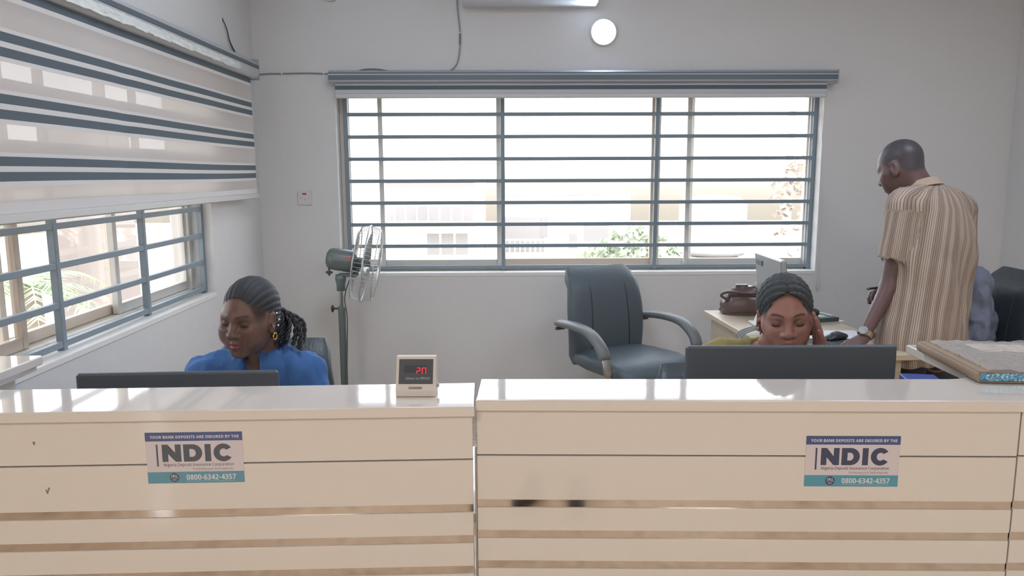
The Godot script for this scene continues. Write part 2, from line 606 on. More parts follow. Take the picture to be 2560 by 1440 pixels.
func window_things() -> void:
	for side in [false, true]:
		var t: Node3D
		if side: t = thing("window_grille", "dark grey steel burglar bars across the left window", "window bars", Vector3(XL, 0.93, -2.98))
		else: t = thing("window_grille", "dark grey steel burglar bars across the wide back window", "window bars", Vector3(0.5, 0.93, ZB))
		var vs := [2.03, 2.709, 3.384, 4.045] if side else [-0.978, 0.024, 1.02, 2.053 - 0.012]
		var w := 0.045 if side else 0.085
		var a: float = vs[0] - 0.01
		var b: float = vs[3] + 0.01
		for k in 9:
			var y := 0.947 + k * 0.1407 if side else 0.936 + k * 0.1407
			var s := Sh.new()
			wbox(s, side, a, b, y - 0.0115, y + 0.0115, w, w + 0.023, 0.002)
			var o := obj("horizontal_bar", s, M.grille, t)
			o.position = -t.position
		for u in vs:
			var s := Sh.new()
			wbox(s, side, u - 0.0125, u + 0.0125, 0.915, 2.11, w - 0.002, w + 0.025, 0.002)
			var o := obj("upright_bar", s, M.grille, t)
			o.position = -t.position
	blind_left()
	blind_back()

func blind_left() -> void:
	var t := thing("zebra_blind", "half lowered zebra roller blind with dark and sheer bands on the left wall", "window blind", Vector3(XL, 1.41, -3.3))
	var off := -t.position
	var z0 := -1.75
	var z1 := -4.6
	var add := func(called: String, s: Sh, m: Material, par: Node = null) -> MeshInstance3D:
		var o := obj(called, s, m, par if par else t)
		if par == null: o.position = off
		return o
	# cassette: rounded casing, profile across x,y
	var prof := [Vector2(XL + 0.005, 2.21), Vector2(XL + 0.06, 2.215), Vector2(XL + 0.095, 2.2), Vector2(XL + 0.108, 2.17), Vector2(XL + 0.108, 2.13), Vector2(XL + 0.098, 2.105), Vector2(XL + 0.075, 2.1), Vector2(XL + 0.005, 2.1)]
	var rings := []
	for z in [z0, z1 - 0.05]:
		var r := []
		for p in prof: r.append(Vector3(p.x, p.y, z))
		rings.append(r)
	var cas = add.call("cassette", Sh.new().loft(rings), mat("b9bbbd", 0.35))
	var ins := Sh.new()
	ins.bx(Vector3(XL + 0.104, 2.158, z0), Vector3(XL + 0.1115, 2.178, z1 - 0.05), 0.001)
	add.call("cassette_band", ins, mat("5a646d", 0.5))
	obj("end_cap", Sh.new().bx(Vector3(XL, 2.095, z1 - 0.06), Vector3(XL + 0.11, 2.216, z1 - 0.05), 0.004), mat("a8aaac", 0.4), cas)
	# crumpled clear film left on the lower front of the casing
	var rg := RandomNumberGenerator.new()
	rg.seed = 5
	var rows := []
	for i in 7:
		var row := []
		for j in 90:
			var z := lerpf(-1.9, -4.3, j / 89.0)
			row.append(Vector3(XL + 0.111 + rg.randf() * 0.011 * sin(PI * i / 6.0), 2.148 - i * 0.006 + (rg.randf() - 0.5) * 0.006, z + (rg.randf() - 0.5) * 0.012))
		rows.append(row)
	var film := mat("e6ecea", 0.12, 0.0, 0.9)
	add.call("plastic_film", Sh.new().grid(rows, false, Color.WHITE, true), film)
	# fabric
	var dark := mat("5a656d", 0.8)
	dark.backlight = Color(0.10, 0.10, 0.10); dark.backlight_enabled = true
	var light := mat("dcd9d7", 0.8)
	light.backlight = Color(0.35, 0.34, 0.33); light.backlight_enabled = true
	var sheer := mat("e0dad6", 0.9)
	sheer.transparency = BaseMaterial3D.TRANSPARENCY_ALPHA
	sheer.albedo_color.a = 0.76
	sheer.backlight = Color(0.7, 0.67, 0.64); sheer.backlight_enabled = true
	var wob := fnl(0.8, 4, 2)
	var strip := func(called: String, y0: float, y1: float, dx: float, m: Material) -> void:
		var g := []
		for y in [y0, (y0 + y1) * 0.5, y1]:
			var row := []
			for j in 61:
				var z := lerpf(z0, z1, j / 60.0)
				var sag: float = 0.012 * exp(-pow((z + 3.05) / 0.05, 2.0)) * clampf((2.1 - y) * 2.0, 0.0, 1.0)
				var hang: float = (2.1 - y) * 0.006 * sin(z * 2.1 + 0.6)
				row.append(Vector3(XL + 0.075 + dx + 0.004 * wob.get_noise_2d(z * 1.3, y * 3.0) - sag, y + hang, z))
			g.append(row)
		add.call(called, Sh.new().grid(g), m)
	# front layer from the top: [kind, lower edge]
	var y := 2.105
	var seq := [["dark_band", 2.072], ["light_band", 2.056], ["sheer_band", 1.974]]
	for k in 3:
		var d := 0.181 * k
		seq += [["light_band", 1.962 - d], ["dark_band", 1.934 - d], ["light_band", 1.917 - d], ["dark_band", 1.889 - d], ["light_band", 1.875 - d], ["sheer_band", 1.793 - d if k < 2 else 1.465]]
	seq += [["light_band", 1.428], ["dark_band", 1.419], ["light_band", 1.41]]
	for s in seq:
		strip.call(s[0], y, s[1], 0.0, dark if s[0] == "dark_band" else light if s[0] == "light_band" else sheer)
		y = s[1]
	# rear layer: plain bands whose edges show through the sheer parts
	strip.call("rear_light_band", 2.1, 1.9, -0.028, light)
	for k in 3:
		var d := 0.181 * k
		strip.call("rear_sheer_band", 1.9 - d, 1.832 - d, -0.028, sheer)
		strip.call("rear_light_band", 1.832 - d, 1.719 - d if k < 2 else 1.41, -0.028, light)
	add.call("bottom_rail", Sh.new().bx(Vector3(XL + 0.052, 1.405, z0), Vector3(XL + 0.09, 1.436, z1), 0.006), mat("c9c7c4", 0.4))

func blind_back() -> void:
	var t := thing("zebra_blind", "rolled up zebra blind with dark striped headrail above the back window", "window blind", Vector3(0.5, 2.02, ZB))
	var off := -t.position
	var x0 := -1.038
	var x1 := 2.09
	var zf := ZB + 0.1
	var add := func(called: String, s: Sh, m: Material) -> void:
		obj(called, s, m, t).position = off
	var prof := [Vector2(ZB + 0.003, 2.17), Vector2(ZB + 0.08, 2.172), Vector2(zf, 2.15), Vector2(zf, 2.11), Vector2(zf - 0.01, 2.098), Vector2(ZB + 0.003, 2.09)]
	var rings := []
	for x in [x0, x1]:
		var r := []
		for p in prof: r.append(Vector3(x, p.y, p.x))
		rings.append(r)
	add.call("cassette", Sh.new().loft(rings), mat("b4bac3", 0.4))
	add.call("cassette_band", Sh.new().bx(Vector3(x0, 2.15, zf - 0.02), Vector3(x1, 2.159, zf + 0.0005), 0.001), mat("69747d", 0.45))
	add.call("cassette_band", Sh.new().bx(Vector3(x0, 2.113, zf - 0.012), Vector3(x1, 2.142, zf + 0.002), 0.001), mat("69747d", 0.4))
	add.call("end_cap", Sh.new().bx(Vector3(x1, 2.088, ZB + 0.003), Vector3(x1 + 0.008, 2.174, zf + 0.003), 0.003), mat("b9bcc2", 0.4))
	var dark := mat("5d6972", 0.8)
	var light := mat("c8c8cc", 0.8)
	var fx0 := -1.005
	var fx1 := 2.035
	for q in [["light_band", 2.1, 2.083, light], ["dark_band", 2.083, 2.058, dark], ["light_band", 2.058, 2.03, light]]:
		var g := []
		for y in [q[1], q[2]]:
			var row := []
			for j in 31: row.append(Vector3(lerpf(fx0, fx1, j / 30.0), y, zf - 0.028 + 0.002 * sin(j * 0.9)))
			g.append(row)
		add.call(q[0], Sh.new().grid(g, false, Color.WHITE, true), q[3])
	add.call("bottom_rail", Sh.new().bx(Vector3(fx0, 2.006, zf - 0.042), Vector3(fx1, 2.034, zf - 0.016), 0.006), mat("cfd0d2", 0.4))
	# bead chain hanging at the right
	var ch := Sh.new()
	ch.tube([Vector3(2.02, 2.08, ZB + 0.03), Vector3(2.06, 1.6, ZB + 0.012), Vector3(2.075, 0.84, ZB + 0.012)], 0.0016, -1, 5)
	ch.rbox(Vector3(2.075, 0.815, ZB + 0.014), Vector3(0.014, 0.05, 0.014), 0.004)
	add.call("pull_chain", ch, mat("d2d2d0", 0.5))

# slab whose outline is a polygon of (x, depth) with softened upper and lower edges
func outline_slab(poly: Array, y0: float, y1: float, r := 0.003) -> Sh:
	var n := poly.size()
	var area := 0.0
	for i in n: area += poly[i].cross(poly[(i + 1) % n])
	var sg := 1.0 if area > 0.0 else -1.0
	var ins := []
	for i in n:
		var a: Vector2 = (poly[i] - poly[(i - 1 + n) % n]).normalized()
		var b: Vector2 = (poly[(i + 1) % n] - poly[i]).normalized()
		var na := Vector2(-a.y, a.x) * sg
		var nb := Vector2(-b.y, b.x) * sg
		var m := (na + nb).normalized()
		ins.append(poly[i] + m * (r / maxf(m.dot(na), 0.3)))
	var s := Sh.new()
	var xf := Transform3D(Basis(Vector3(1, 0, 0), Vector3(0, 0, -1), Vector3(0, 1, 0)), Vector3.ZERO)
	var pk := PackedVector2Array(ins)
	var ix := Geometry2D.triangulate_polygon(pk)
	for y in [y0, y1]:
		var k := s.P.size()
		for p in ins: s.v(Vector3(p.x, y, -p.y), Vector3(0, 1 if y == y1 else -1, 0))
		for i in range(0, ix.size(), 3): s.tri(k + ix[i], k + ix[i + 1], k + ix[i + 2])
	for i in n:
		var j := (i + 1) % n
		var d: Vector2 = (poly[j] - poly[i]).normalized()
		var o2 := Vector2(d.y, -d.x) * sg
		var o := Vector3(o2.x, 0, -o2.y)
		var up := Vector3.UP
		var k := s.P.size()
		for q in [[ins, y0, -up], [poly, y0 + r, o], [poly, y1 - r, o], [ins, y1, up]]:
			for e in [i, j]:
				var p: Vector2 = q[0][e]
				s.v(Vector3(p.x, q[1], -p.y), q[2])
		for c in 3:
			var b := k + c * 2
			s.tri(b, b + 1, b + 3); s.tri(b, b + 3, b + 2)
	return s
func fillet(c: Vector2, r: float, a0: float, a1: float, n := 7) -> Array:
	var o := []
	for i in n + 1:
		var a := deg_to_rad(lerpf(a0, a1, float(i) / n))
		o.append(c + Vector2(cos(a), sin(a)) * r)
	return o

# panels and mirror strips of one counter unit, from x0 to x1 of its own frame, top of the body at `top`
func counter_front(t: Node3D, x0: float, x1: float, top: float, g: float) -> void:
	obj("carcass", Sh.new().bx(Vector3(x0 + 0.002, 0.04, -0.15), Vector3(x1 - 0.002, top - 0.003, -0.036), 0.001), mat("cfc4b6", 0.5), t)
	var yy := top + 0.0262
	obj("panel", Sh.new().bx(Vector3(x0, yy - g + 0.0015, -0.036), Vector3(x1, top, -0.02), 0.0012), M.laminate, t)
	obj("dark_groove", Sh.new().bx(Vector3(x0, yy - g - 0.0015, -0.036), Vector3(x1, yy - g + 0.0015, -0.027), 0.0003), M.groove, t)
	var y := yy - g - 0.0015
	var s0 := yy - g - 0.1045
	for k in 11:
		var a := s0 - 0.073 * k          # top of the mirror strip
		if a < 0.1: break
		obj("panel", Sh.new().bx(Vector3(x0, a, -0.036), Vector3(x1, y, -0.02), 0.0012), M.laminate, t)
		obj("mirror_strip", Sh.new().bx(Vector3(x0, a - 0.0185, -0.036), Vector3(x1, a, -0.0235), 0.0003), M.mirror, t)
		y = a - 0.0185
	obj("panel", Sh.new().bx(Vector3(x0, 0.08, -0.036), Vector3(x1, y, -0.02), 0.0012), M.laminate, t)
	obj("plinth", Sh.new().bx(Vector3(x0, 0.0, -0.15), Vector3(x1, 0.08, -0.04), 0.001), M.groove, t)

const RTURN := -0.03613
const LTURN := 0.01885
var RORG := Vector3(-0.0544, 0, -1.6001)
var LORG := Vector3(-0.0568, 0, -1.5789)
func counters() -> void:
	# right-hand worktop: front ledge running on into the return at the right
	var poly := [Vector2(0, 0), Vector2(1.7422, 0), Vector2(1.7422, 0.5684), Vector2(1.2076, 0.5684)]
	poly += fillet(Vector2(1.1161, 0.2722), 0.0871, 0.0, -90.0)
	poly += [Vector2(0.5989, 0.1829), Vector2(0, 0.1786)]
	var t := thing("counter_worktop", "glossy cream worktop on the right, with the grey ledger lying on it", "countertop", RORG, RTURN)
	obj("slab", outline_slab(poly, 1.0339, 1.06), M.laminate, t).rotation.x = -0.009
	t = thing("counter_unit", "wide cream counter front with mirror strips below the right worktop, sticker at its right", "counter", RORG, RTURN)
	counter_front(t, 0.0, 1.1847, 1.0333, 0.1296)
	obj("edge_trim", Sh.new().bx(Vector3(-0.0045, 0.0, -0.036), Vector3(-0.0005, 0.949, -0.0175), 0.001), M.steel, t)
	t = thing("counter_unit", "end piece of the cream counter at the far right edge of the photo", "counter", RORG, RTURN)
	counter_front(t, 1.1874, 1.7422, 1.0333, 0.1274)
	obj("return_side", Sh.new().bx(Vector3(1.383, 0.02, -0.555), Vector3(1.405, 1.028, -0.16), 0.002), M.laminate, t)
	# left-hand worktop
	poly = [Vector2(0, 0), Vector2(0, 0.1938), Vector2(-1.1107, 0.1873)]
	poly += fillet(Vector2(-1.1379, 0.2668), 0.0817, -90.0, -180.0)
	poly += [Vector2(-1.2163, 0.539), Vector2(-1.2212, 0.5466), Vector2(-1.452, 0.5466), Vector2(-1.452, 0)]
	t = thing("counter_worktop", "glossy cream worktop on the left, with the small number display standing on it", "countertop", LORG, LTURN)
	obj("slab", outline_slab(poly, 1.0279, 1.0524), M.laminate, t).rotation.x = -0.009
	t = thing("counter_unit", "cream counter front with mirror strips below the left worktop", "counter", LORG, LTURN)
	counter_front(t, -1.44, -0.0044, 1.0273, 0.1252)
	obj("return_side", Sh.new().bx(Vector3(-1.307, 0.02, -0.53), Vector3(-1.285, 1.0225, -0.16), 0.002), M.laminate, t)
	for q in [[-0.925, 0.8724, 0.006], [-0.921, 0.878, 0.0035], [-0.943, 0.981, 0.0045]]:
		var blot := []
		for i in 9: blot.append(Vector2(q[0] + cos(TAU * i / 9.0) * q[2] * (0.6 + 0.4 * sin(i * 2.3)), q[1] + sin(TAU * i / 9.0) * q[2] * (0.8 + 0.5 * cos(i * 1.7))))
		obj("scuff_mark", Sh.new().prism(blot, 0.0003, Transform3D(Basis(), Vector3(0, 0, -0.02))), mat("8a7a6e", 0.7), t)
	obj("ledge_strip", Sh.new().bx(Vector3(-1.307, 1.0077, -0.54), Vector3(-1.228, 1.0225, -0.17), 0.003), M.laminate, t)
	# low tellers' desks behind the two ledges
	for side in [0, 1]:
		var x0: float = [-1.22, 0.02][side]
		var x1: float = [-0.06, 1.28][side]
		var d := thing("teller_desk", ["low cream work desk behind the left counter, under the woman in blue", "low cream work desk behind the right counter, under the woman in olive"][side], "desk", Vector3((x0 + x1) * 0.5, 0, -2.06))
		var hw := (x1 - x0) * 0.5
		obj("desktop", Sh.new().bx(Vector3(-hw, 0.675, -0.24), Vector3(hw, 0.7, 0.24), 0.003), M.laminate, d)
		for sx in [-1, 1]: obj("side_panel", Sh.new().bx(Vector3(sx * (hw - 0.02) - 0.01, 0, -0.2), Vector3(sx * (hw - 0.02) + 0.01, 0.675, 0.2), 0.002), M.laminate, d)

# ---------------------------------------------------------------- lettering
var fonts := {}
func letters(text: String, par: Node, box: Rect2, z: float, m: Material, bold := true, called := "lettering", deep := 0.0003) -> void:
	if not fonts.has(bold):
		var f := SystemFont.new()
		f.font_names = PackedStringArray(["Droid Sans"])
		f.font_weight = 700 if bold else 400
		fonts[bold] = f
	var tm := TextMesh.new()
	tm.text = text
	tm.font = fonts[bold]
	tm.font_size = 32
	tm.pixel_size = 0.01
	tm.depth = 0.02
	tm.curve_step = 1.0
	var ab := tm.get_aabb()
	tm.material = m
	var o := MeshInstance3D.new()
	o.name = called
	o.mesh = tm
	var sc := Vector3(box.size.x / ab.size.x, box.size.y / ab.size.y, deep / 0.02)
	o.scale = sc
	o.position = Vector3(box.position.x, box.position.y, z) - Vector3(ab.position.x * sc.x, ab.position.y * sc.y, (ab.position.z) * sc.z)
	par.add_child(o, true)

func sticker(org: Vector3, turn: float, x0: float, x1: float, y0: float, y1: float, label: String, fade: bool) -> void:
	var w := x1 - x0
	var h := y1 - y0
	var t := thing("insurance_sticker", label, "sticker", org + Vector3((x0 + x1) * 0.5, (y0 + y1) * 0.5, -0.0198).rotated(Vector3.UP, turn), turn, "deposit insurance stickers on the counter fronts")
	var R := func(u0: float, v0: float, u1: float, v1: float) -> Rect2: return Rect2((u0 - 0.5) * w, (0.5 - v1) * h, (u1 - u0) * w, (v1 - v0) * h)
	var plate := func(called: String, r: Rect2, z0: float, z1: float, m: Material) -> void:
		obj(called, Sh.new().bx(Vector3(r.position.x, r.position.y, z0), Vector3(r.end.x, r.end.y, z1), 0.0001), m, t)
	var paper := mat("d8d1d8", 0.35)
	var navy := mat("454c68" if not fade else "5b626e", 0.35)
	var band := mat("4c5b8c" if not fade else "586490", 0.35)
	var teal := mat("5a9fb6" if not fade else "6ba0b4", 0.35)
	var white := mat("dfe0ea", 0.4)
	plate.call("paper", R.call(0, 0, 1, 1), 0.0, 0.0004, paper)
	plate.call("top_band", R.call(0, 0, 1, 0.17), 0.0004, 0.0006, band)
	plate.call("bottom_band", R.call(0, 0.775, 1, 1), 0.0004, 0.0006, teal)
	plate.call("upright_line", R.call(0.105, 0.235, 0.123, 0.665), 0.0004, 0.0007, navy)
	letters("YOUR BANK DEPOSITS ARE INSURED BY THE", t, R.call(0.05, 0.062, 0.965, 0.118), 0.0006, white)
	# the four heavy letters
	var z := 0.0004
	var put := func(poly: Array, r: Rect2) -> void:
		var q := []
		for p in poly: q.append(Vector2(r.position.x + p.x * r.size.x, r.position.y + p.y * r.size.y))
		obj("lettering", Sh.new().prism(q, 0.0003, Transform3D(Basis(), Vector3(0, 0, z))), navy, t)
	put.call([Vector2(0, 0), Vector2(0.31, 0), Vector2(0.31, 0.46), Vector2(0.7, 0), Vector2(1, 0), Vector2(1, 1), Vector2(0.69, 1), Vector2(0.69, 0.52), Vector2(0.31, 1), Vector2(0, 1)], R.call(0.165, 0.237, 0.36, 0.575))
	var dd := [Vector2(0, 0)]
	for i in 17: dd.append(Vector2(0.5 + 0.5 * sin(PI * i / 16.0), 0.5 - 0.5 * cos(PI * i / 16.0)))
	dd += [Vector2(0, 1), Vector2(0, 0.72), Vector2(0.32, 0.72)]
	dd[dd.size() - 2] = Vector2(0, 0.5001)
	dd.remove_at(dd.size() - 1)
	var di := [Vector2(0.32, 0.5001), Vector2(0.32, 0.73)]
	for i in 11: di.append(Vector2(0.46 + 0.2 * sin(PI * i / 10.0), 0.5 + 0.23 * cos(PI * i / 10.0)))
	di += [Vector2(0.32, 0.27), Vector2(0.32, 0.4999), Vector2(0, 0.4999)]
	put.call(dd + di, R.call(0.385, 0.237, 0.578, 0.575))
	put.call([Vector2(0, 0), Vector2(1, 0), Vector2(1, 1), Vector2(0, 1)], R.call(0.606, 0.237, 0.668, 0.575))
	var cc := []
	for i in 25:
		var a := deg_to_rad(lerpf(34.0, 326.0, i / 24.0))
		cc.append(Vector2(0.54 + 0.54 * cos(a), 0.5 + 0.51 * sin(a)))
	for i in 25:
		var a := deg_to_rad(lerpf(318.0, 42.0, i / 24.0))
		cc.append(Vector2(0.56 + 0.22 * cos(a), 0.5 + 0.23 * sin(a)))
	put.call(cc, R.call(0.695, 0.235, 0.88, 0.577))
	letters("Nigeria Deposit Insurance Corporation", t, R.call(0.175, 0.607, 0.897, 0.682), 0.0004, mat("4f4c5a" if not fade else "6d6a76", 0.4), false)
	letters("Protecting your bank deposits", t, R.call(0.475, 0.697, 0.89, 0.757), 0.0004, mat("a39ca8", 0.4), false)
	var disc := []
	for i in 24: disc.append(Vector2(-0.225 * w + 0.05 * w * cos(TAU * i / 24.0), -0.385 * h + 0.05 * w * sin(TAU * i / 24.0)))
	obj("call_roundel", Sh.new().prism(disc, 0.0002, Transform3D(Basis(), Vector3(0, 0, 0.0006))), navy, t)
	letters("CALL", t, R.call(0.242, 0.828, 0.308, 0.876), 0.0008, white)
	letters("TOLL-FREE", t, R.call(0.233, 0.884, 0.317, 0.908), 0.0008, mat("a9afc4", 0.4))
	for k in 3: plate.call("dot", R.call(0.257 + k * 0.014, 0.925, 0.266 + k * 0.014, 0.942), 0.0008, 0.001, white)
	letters("0800-6342-4357", t, R.call(0.4, 0.832, 0.912, 0.938), 0.0006, white)
	plate.call("fine_print_line", R.call(0.4, 0.955, 0.9, 0.966), 0.0006, 0.0007, mat("94bccb", 0.4))

func counter_things() -> void:
	sticker(LORG, LTURN, -0.7083, -0.5014, 0.8858, 1.0006, "blue and white deposit insurance sticker on the left counter front", true)
	sticker(RORG, RTURN, 0.7247, 0.9299, 0.8607, 0.9772, "blue and white deposit insurance sticker on the right counter front", false)
	# number display
	var t := thing("number_display", "small white box with red digits on a dark screen, standing on the left counter ledge", "display", LORG + Vector3(-0.1318, 1.0528, -0.1143).rotated(Vector3.UP, LTURN), LTURN - 0.04)
	t.scale = Vector3.ONE * 1.0889
	var prof := [Vector2(0, 0), Vector2(0.05, 0), Vector2(0.05, 0.012), Vector2(0.022, 0.078), Vector2(0.008, 0.078), Vector2(0.0, 0.07)]
	# profile in (z, y), extruded along x
	var xf := Transform3D(Basis(Vector3(0, 0, 1), Vector3(0, 1, 0), Vector3(-1, 0, 0)), Vector3(0.041, 0, -0.025))
	obj("housing", Sh.new().prism(prof, 0.082, xf), mat("d6cfca", 0.45), t)
	var face := Node3D.new()
	face.name = "face"
	t.add_child(face)
	var dir := Vector3(0, 0.066, -0.028).normalized()
	face.transform = Transform3D(Basis(Vector3(1, 0, 0), dir, Vector3(1, 0, 0).cross(dir)), Vector3(0, 0.012, 0.025))
	obj("screen", Sh.new().bx(Vector3(-0.0355, 0.014, 0.0), Vector3(0.0355, 0.066, 0.0012), 0.0004), mat("565a62", 0.08), face)
	obj("inner_window", Sh.new().bx(Vector3(-0.024, 0.037, 0.0012), Vector3(0.022, 0.053, 0.0015), 0.0001), mat("464c55", 0.08), face)
	var red := mat("ff2040", 0.4)
	red.emission_enabled = true; red.emission = Color(1.0, 0.10, 0.22); red.emission_energy_multiplier = 0.75
	var dg := Sh.new()
	var seg := func(x: float, y: float, w: float, hh: float) -> void: dg.bx(Vector3(x, y, 0.0015), Vector3(x + w, y + hh, 0.002), 0.0001)
	seg.call(0.0025, 0.0465, 0.006, 0.0016); seg.call(0.0075, 0.041, 0.0016, 0.0055); seg.call(0.002, 0.0405, 0.006, 0.0016); seg.call(0.001, 0.036, 0.0016, 0.005)
	seg.call(0.013, 0.0465, 0.008, 0.0016); seg.call(0.0122, 0.0355, 0.0016, 0.012); seg.call(0.0195, 0.0355, 0.0016, 0.012)
	obj("digits", dg, red, face)
	var pl := Sh.new()
	var rg := RandomNumberGenerator.new()
	rg.seed = 11
	var x := -0.021
	while x < 0.027:
		var w := rg.randf_range(0.0018, 0.0032)
		pl.bx(Vector3(x, 0.0235, 0.0012), Vector3(x + w, 0.0235 + (0.0052 if rg.randf() < 0.3 else 0.0036), 0.0014), 0.0001)
		x += w + (0.0022 if rg.randf() < 0.15 else 0.0006)
	obj("printed_line", pl, mat("82888e", 0.5), face)
	obj("badge", Sh.new().bx(Vector3(-0.0145, 0.0035, 0.0), Vector3(0.013, 0.0085, 0.0008), 0.0002), mat("6c716f", 0.3, 0.4), face)
	obj("side_socket", Sh.new().bx(Vector3(0.041, 0.012, -0.012), Vector3(0.046, 0.02, 0.0), 0.001), mat("c5bfba", 0.5), t)
	# monitors
	monitor(Vector3(0.768, 0.7, -1.955), -0.01, 0.557, 0.32, 1.097, "black monitor seen from behind, standing in front of the woman in olive")
	monitor(Vector3(-0.866, 0.7, -2.005), 0.035, 0.531, 0.31, 1.0252, "black monitor seen from behind, only its top edge above the left counter")
	ledger()
	# the shoes that the topmost mirror strip reflects
	var sv := Sdf.new()
	sv.cap(Vector3(0, 0.042, 0.0), Vector3(0, 0.085, 0.01), 0.036, 0.038, 0.03)
	sv.cap(Vector3(0, 0.04, 0.03), Vector3(0, 0.034, -0.14), 0.038, 0.031, 0.03)
	sv.cap(Vector3(0, 0.03, -0.12), Vector3(0.004, 0.026, -0.17), 0.036, 0.026, 0.02)
	sv.cap(Vector3(0, 0.09, 0.012), Vector3(0, 0.13, 0.016), 0.028, 0.03, 0.01, 1)
	var sh := Sh.new()
	sv.net(sh, Vector3(-0.06, -0.02, -0.22), Vector3(0.06, 0.14, 0.09), 0.007, func(_p): return Color.WHITE)
	for q in [[0.02, 0.25, 0.45, "black shoe on the hall floor, the left one mirrored in the top strip"], [0.235, 0.25, 0.1, "black shoe on the hall floor, the right one mirrored in the top strip"]]:
		t = thing("leather_shoe", q[3], "shoe", Vector3(q[0], 0.008, q[1]), q[2], "pair of shoes before the counter")
		obj("upper", sh, mat("25252a", 0.3), t)
		obj("sole", outline_slab([Vector2(-0.03, -0.06), Vector2(0.03, -0.06), Vector2(0.036, 0.06), Vector2(0.038, 0.13), Vector2(0.02, 0.195), Vector2(-0.016, 0.195), Vector2(-0.036, 0.13), Vector2(-0.034, 0.06)], -0.008, 0.006), mat("1c1b1c", 0.6), t)
	# box file and clip on the low desk at the right
	t = thing("box_file", "blue box file with a silver clip, behind the counter corner under the ledger", "file", Vector3(1.245, 0.7, -2.12), -0.2)
	obj("cover", Sh.new().bx(Vector3(-0.05, 0, -0.12), Vector3(0.05, 0.24, 0.08), 0.004), mat("2c4d9a", 0.4), t)
	obj("clip", Sh.new().tube([Vector3(-0.052, 0.10, 0.082), Vector3(-0.052, 0.235, 0.082)], 0.006, -1, 8), M.steel, t)

func monitor(at: Vector3, turn: float, w: float, h: float, top: float, label: String) -> void:
	var t := thing("monitor", label, "monitor", at, turn)
	var ty := top - at.y
	var cy := ty - h * 0.5
	var s := Sh.new()
	s.rbox(Vector3(0, cy, 0.0), Vector3(w, h, 0.022), 0.007)
	obj("casing", s, M.black, t)
	var b := Sh.new()
	var rings := []
	for q in [[0.46, 0.46, 0.0105], [0.42, 0.42, 0.026], [0.3, 0.3, 0.034]]:
		rings.append([Vector3(-w * q[0] * 0.9, cy - h * q[1], q[2]), Vector3(w * q[0] * 0.9, cy - h * q[1], q[2]), Vector3(w * q[0] * 0.9, cy + h * (q[1] - 0.26), q[2]), Vector3(-w * q[0] * 0.9, cy + h * (q[1] - 0.26), q[2])])
	b.loft(rings)
	obj("rear_cover", b, M.black, t)
	obj("screen", Sh.new().bx(Vector3(-w * 0.48, cy - h * 0.44, -0.0125), Vector3(w * 0.48, cy + h * 0.46, -0.0105), 0.0005), mat("1c1f24", 0.15), t)
	obj("stand_neck", Sh.new().rbox(Vector3(0, (cy - h * 0.3) * 0.5, 0.03), Vector3(0.06, cy - h * 0.3, 0.02), 0.004), M.black, t)
	obj("stand_foot", Sh.new().lathe([Vector2(0.001, 0), Vector2(0.11, 0), Vector2(0.11, 0.006), Vector2(0.03, 0.014), Vector2(0.001, 0.014)], Transform3D(Basis(), Vector3(0, 0, 0.01)), 28), M.black, t)

func ledger() -> void:
	# spine towards the left, page edges towards the camera
	var t := thing("ledger_book", "thick worn brown ledger wrapped in wrinkled clear plastic, blue speckled page edges", "book", Vector3(1.2544, 1.0604, -1.862), -0.105)
	t.scale = Vector3.ONE * 1.0889
	var cov := mat("8e827c", 0.42)
	var pages := mat("ffffff", 0.8)
	var im := Image.create(256, 64, false, Image.FORMAT_RGB8)
	var rg := RandomNumberGenerator.new()
	rg.seed = 8
	im.fill(Color("5f9fc0"))
	for i in 900:
		var c := Color(["b9d5e6", "3f86b4", "4a6f9a", "dfe9f0", "6cc0d4"][rg.randi() % 5])
		im.fill_rect(Rect2i(rg.randi() % 252, rg.randi() % 60, 2 + rg.randi() % 7, 1 + rg.randi() % 4), c)
	pages.albedo_texture = ImageTexture.create_from_image(im)
	pages.uv1_triplanar = true
	pages.uv1_scale = Vector3(7, 20, 7)
	var x0 := -0.11
	var x1 := 0.15
	obj("pages", Sh.new().bx(Vector3(x0 + 0.004, 0.003, -0.145), Vector3(x1 - 0.004, 0.021, 0.147), 0.001), pages, t)
	obj("back_board", Sh.new().bx(Vector3(x0, 0, -0.15), Vector3(x1, 0.003, 0.15), 0.001), cov, t)
	# spine: half round
	var rings := []
	for z in [-0.15, 0.15]:
		var r := []
		for i in 9:
			var a := PI * 0.5 + PI * i / 8.0
			r.append(Vector3(x0 + 0.002 + 0.006 * cos(a), 0.012 + 0.012 * sin(a), z))
		rings.append(r)
	var spm := mat("9c8672", 0.6)
	obj("spine", Sh.new().loft(rings), spm, t)
	obj("leather_strip", Sh.new().bx(Vector3(x0, 0.0236, -0.15), Vector3(x0 + 0.045, 0.0246, 0.15), 0.0003), spm, t)
	obj("front_board", Sh.new().bx(Vector3(x0, 0.021, -0.15), Vector3(x1, 0.0236, 0.15), 0.001), cov, t)
	obj("paper_label", Sh.new().bx(Vector3(x0 + 0.1, 0.0236, -0.125), Vector3(x0 + 0.232, 0.0244, -0.045), 0.0003), mat("d8cdc2", 0.7), t)
	# wrinkled plastic wrap lying on the cover
	var wr := fnl(9.0, 14, 3)
	var rows := []
	for i in 44:
		var row := []
		for j in 44:
			var x := lerpf(x0 + 0.02, x1, j / 43.0)
			var z := lerpf(-0.148, 0.148, i / 43.0)
			row.append(Vector3(x, 0.0275 + 0.006 * wr.get_noise_2d(x * 2.2 + z * 1.5, z * 9.0), z))
		rows.append(row)
	var film := mat("f2efec", 0.08)
	film.transparency = BaseMaterial3D.TRANSPARENCY_ALPHA
	film.albedo_color.a = 0.3
	var sh := Sh.new().grid(rows)
	obj("plastic_wrap", sh, film, t)

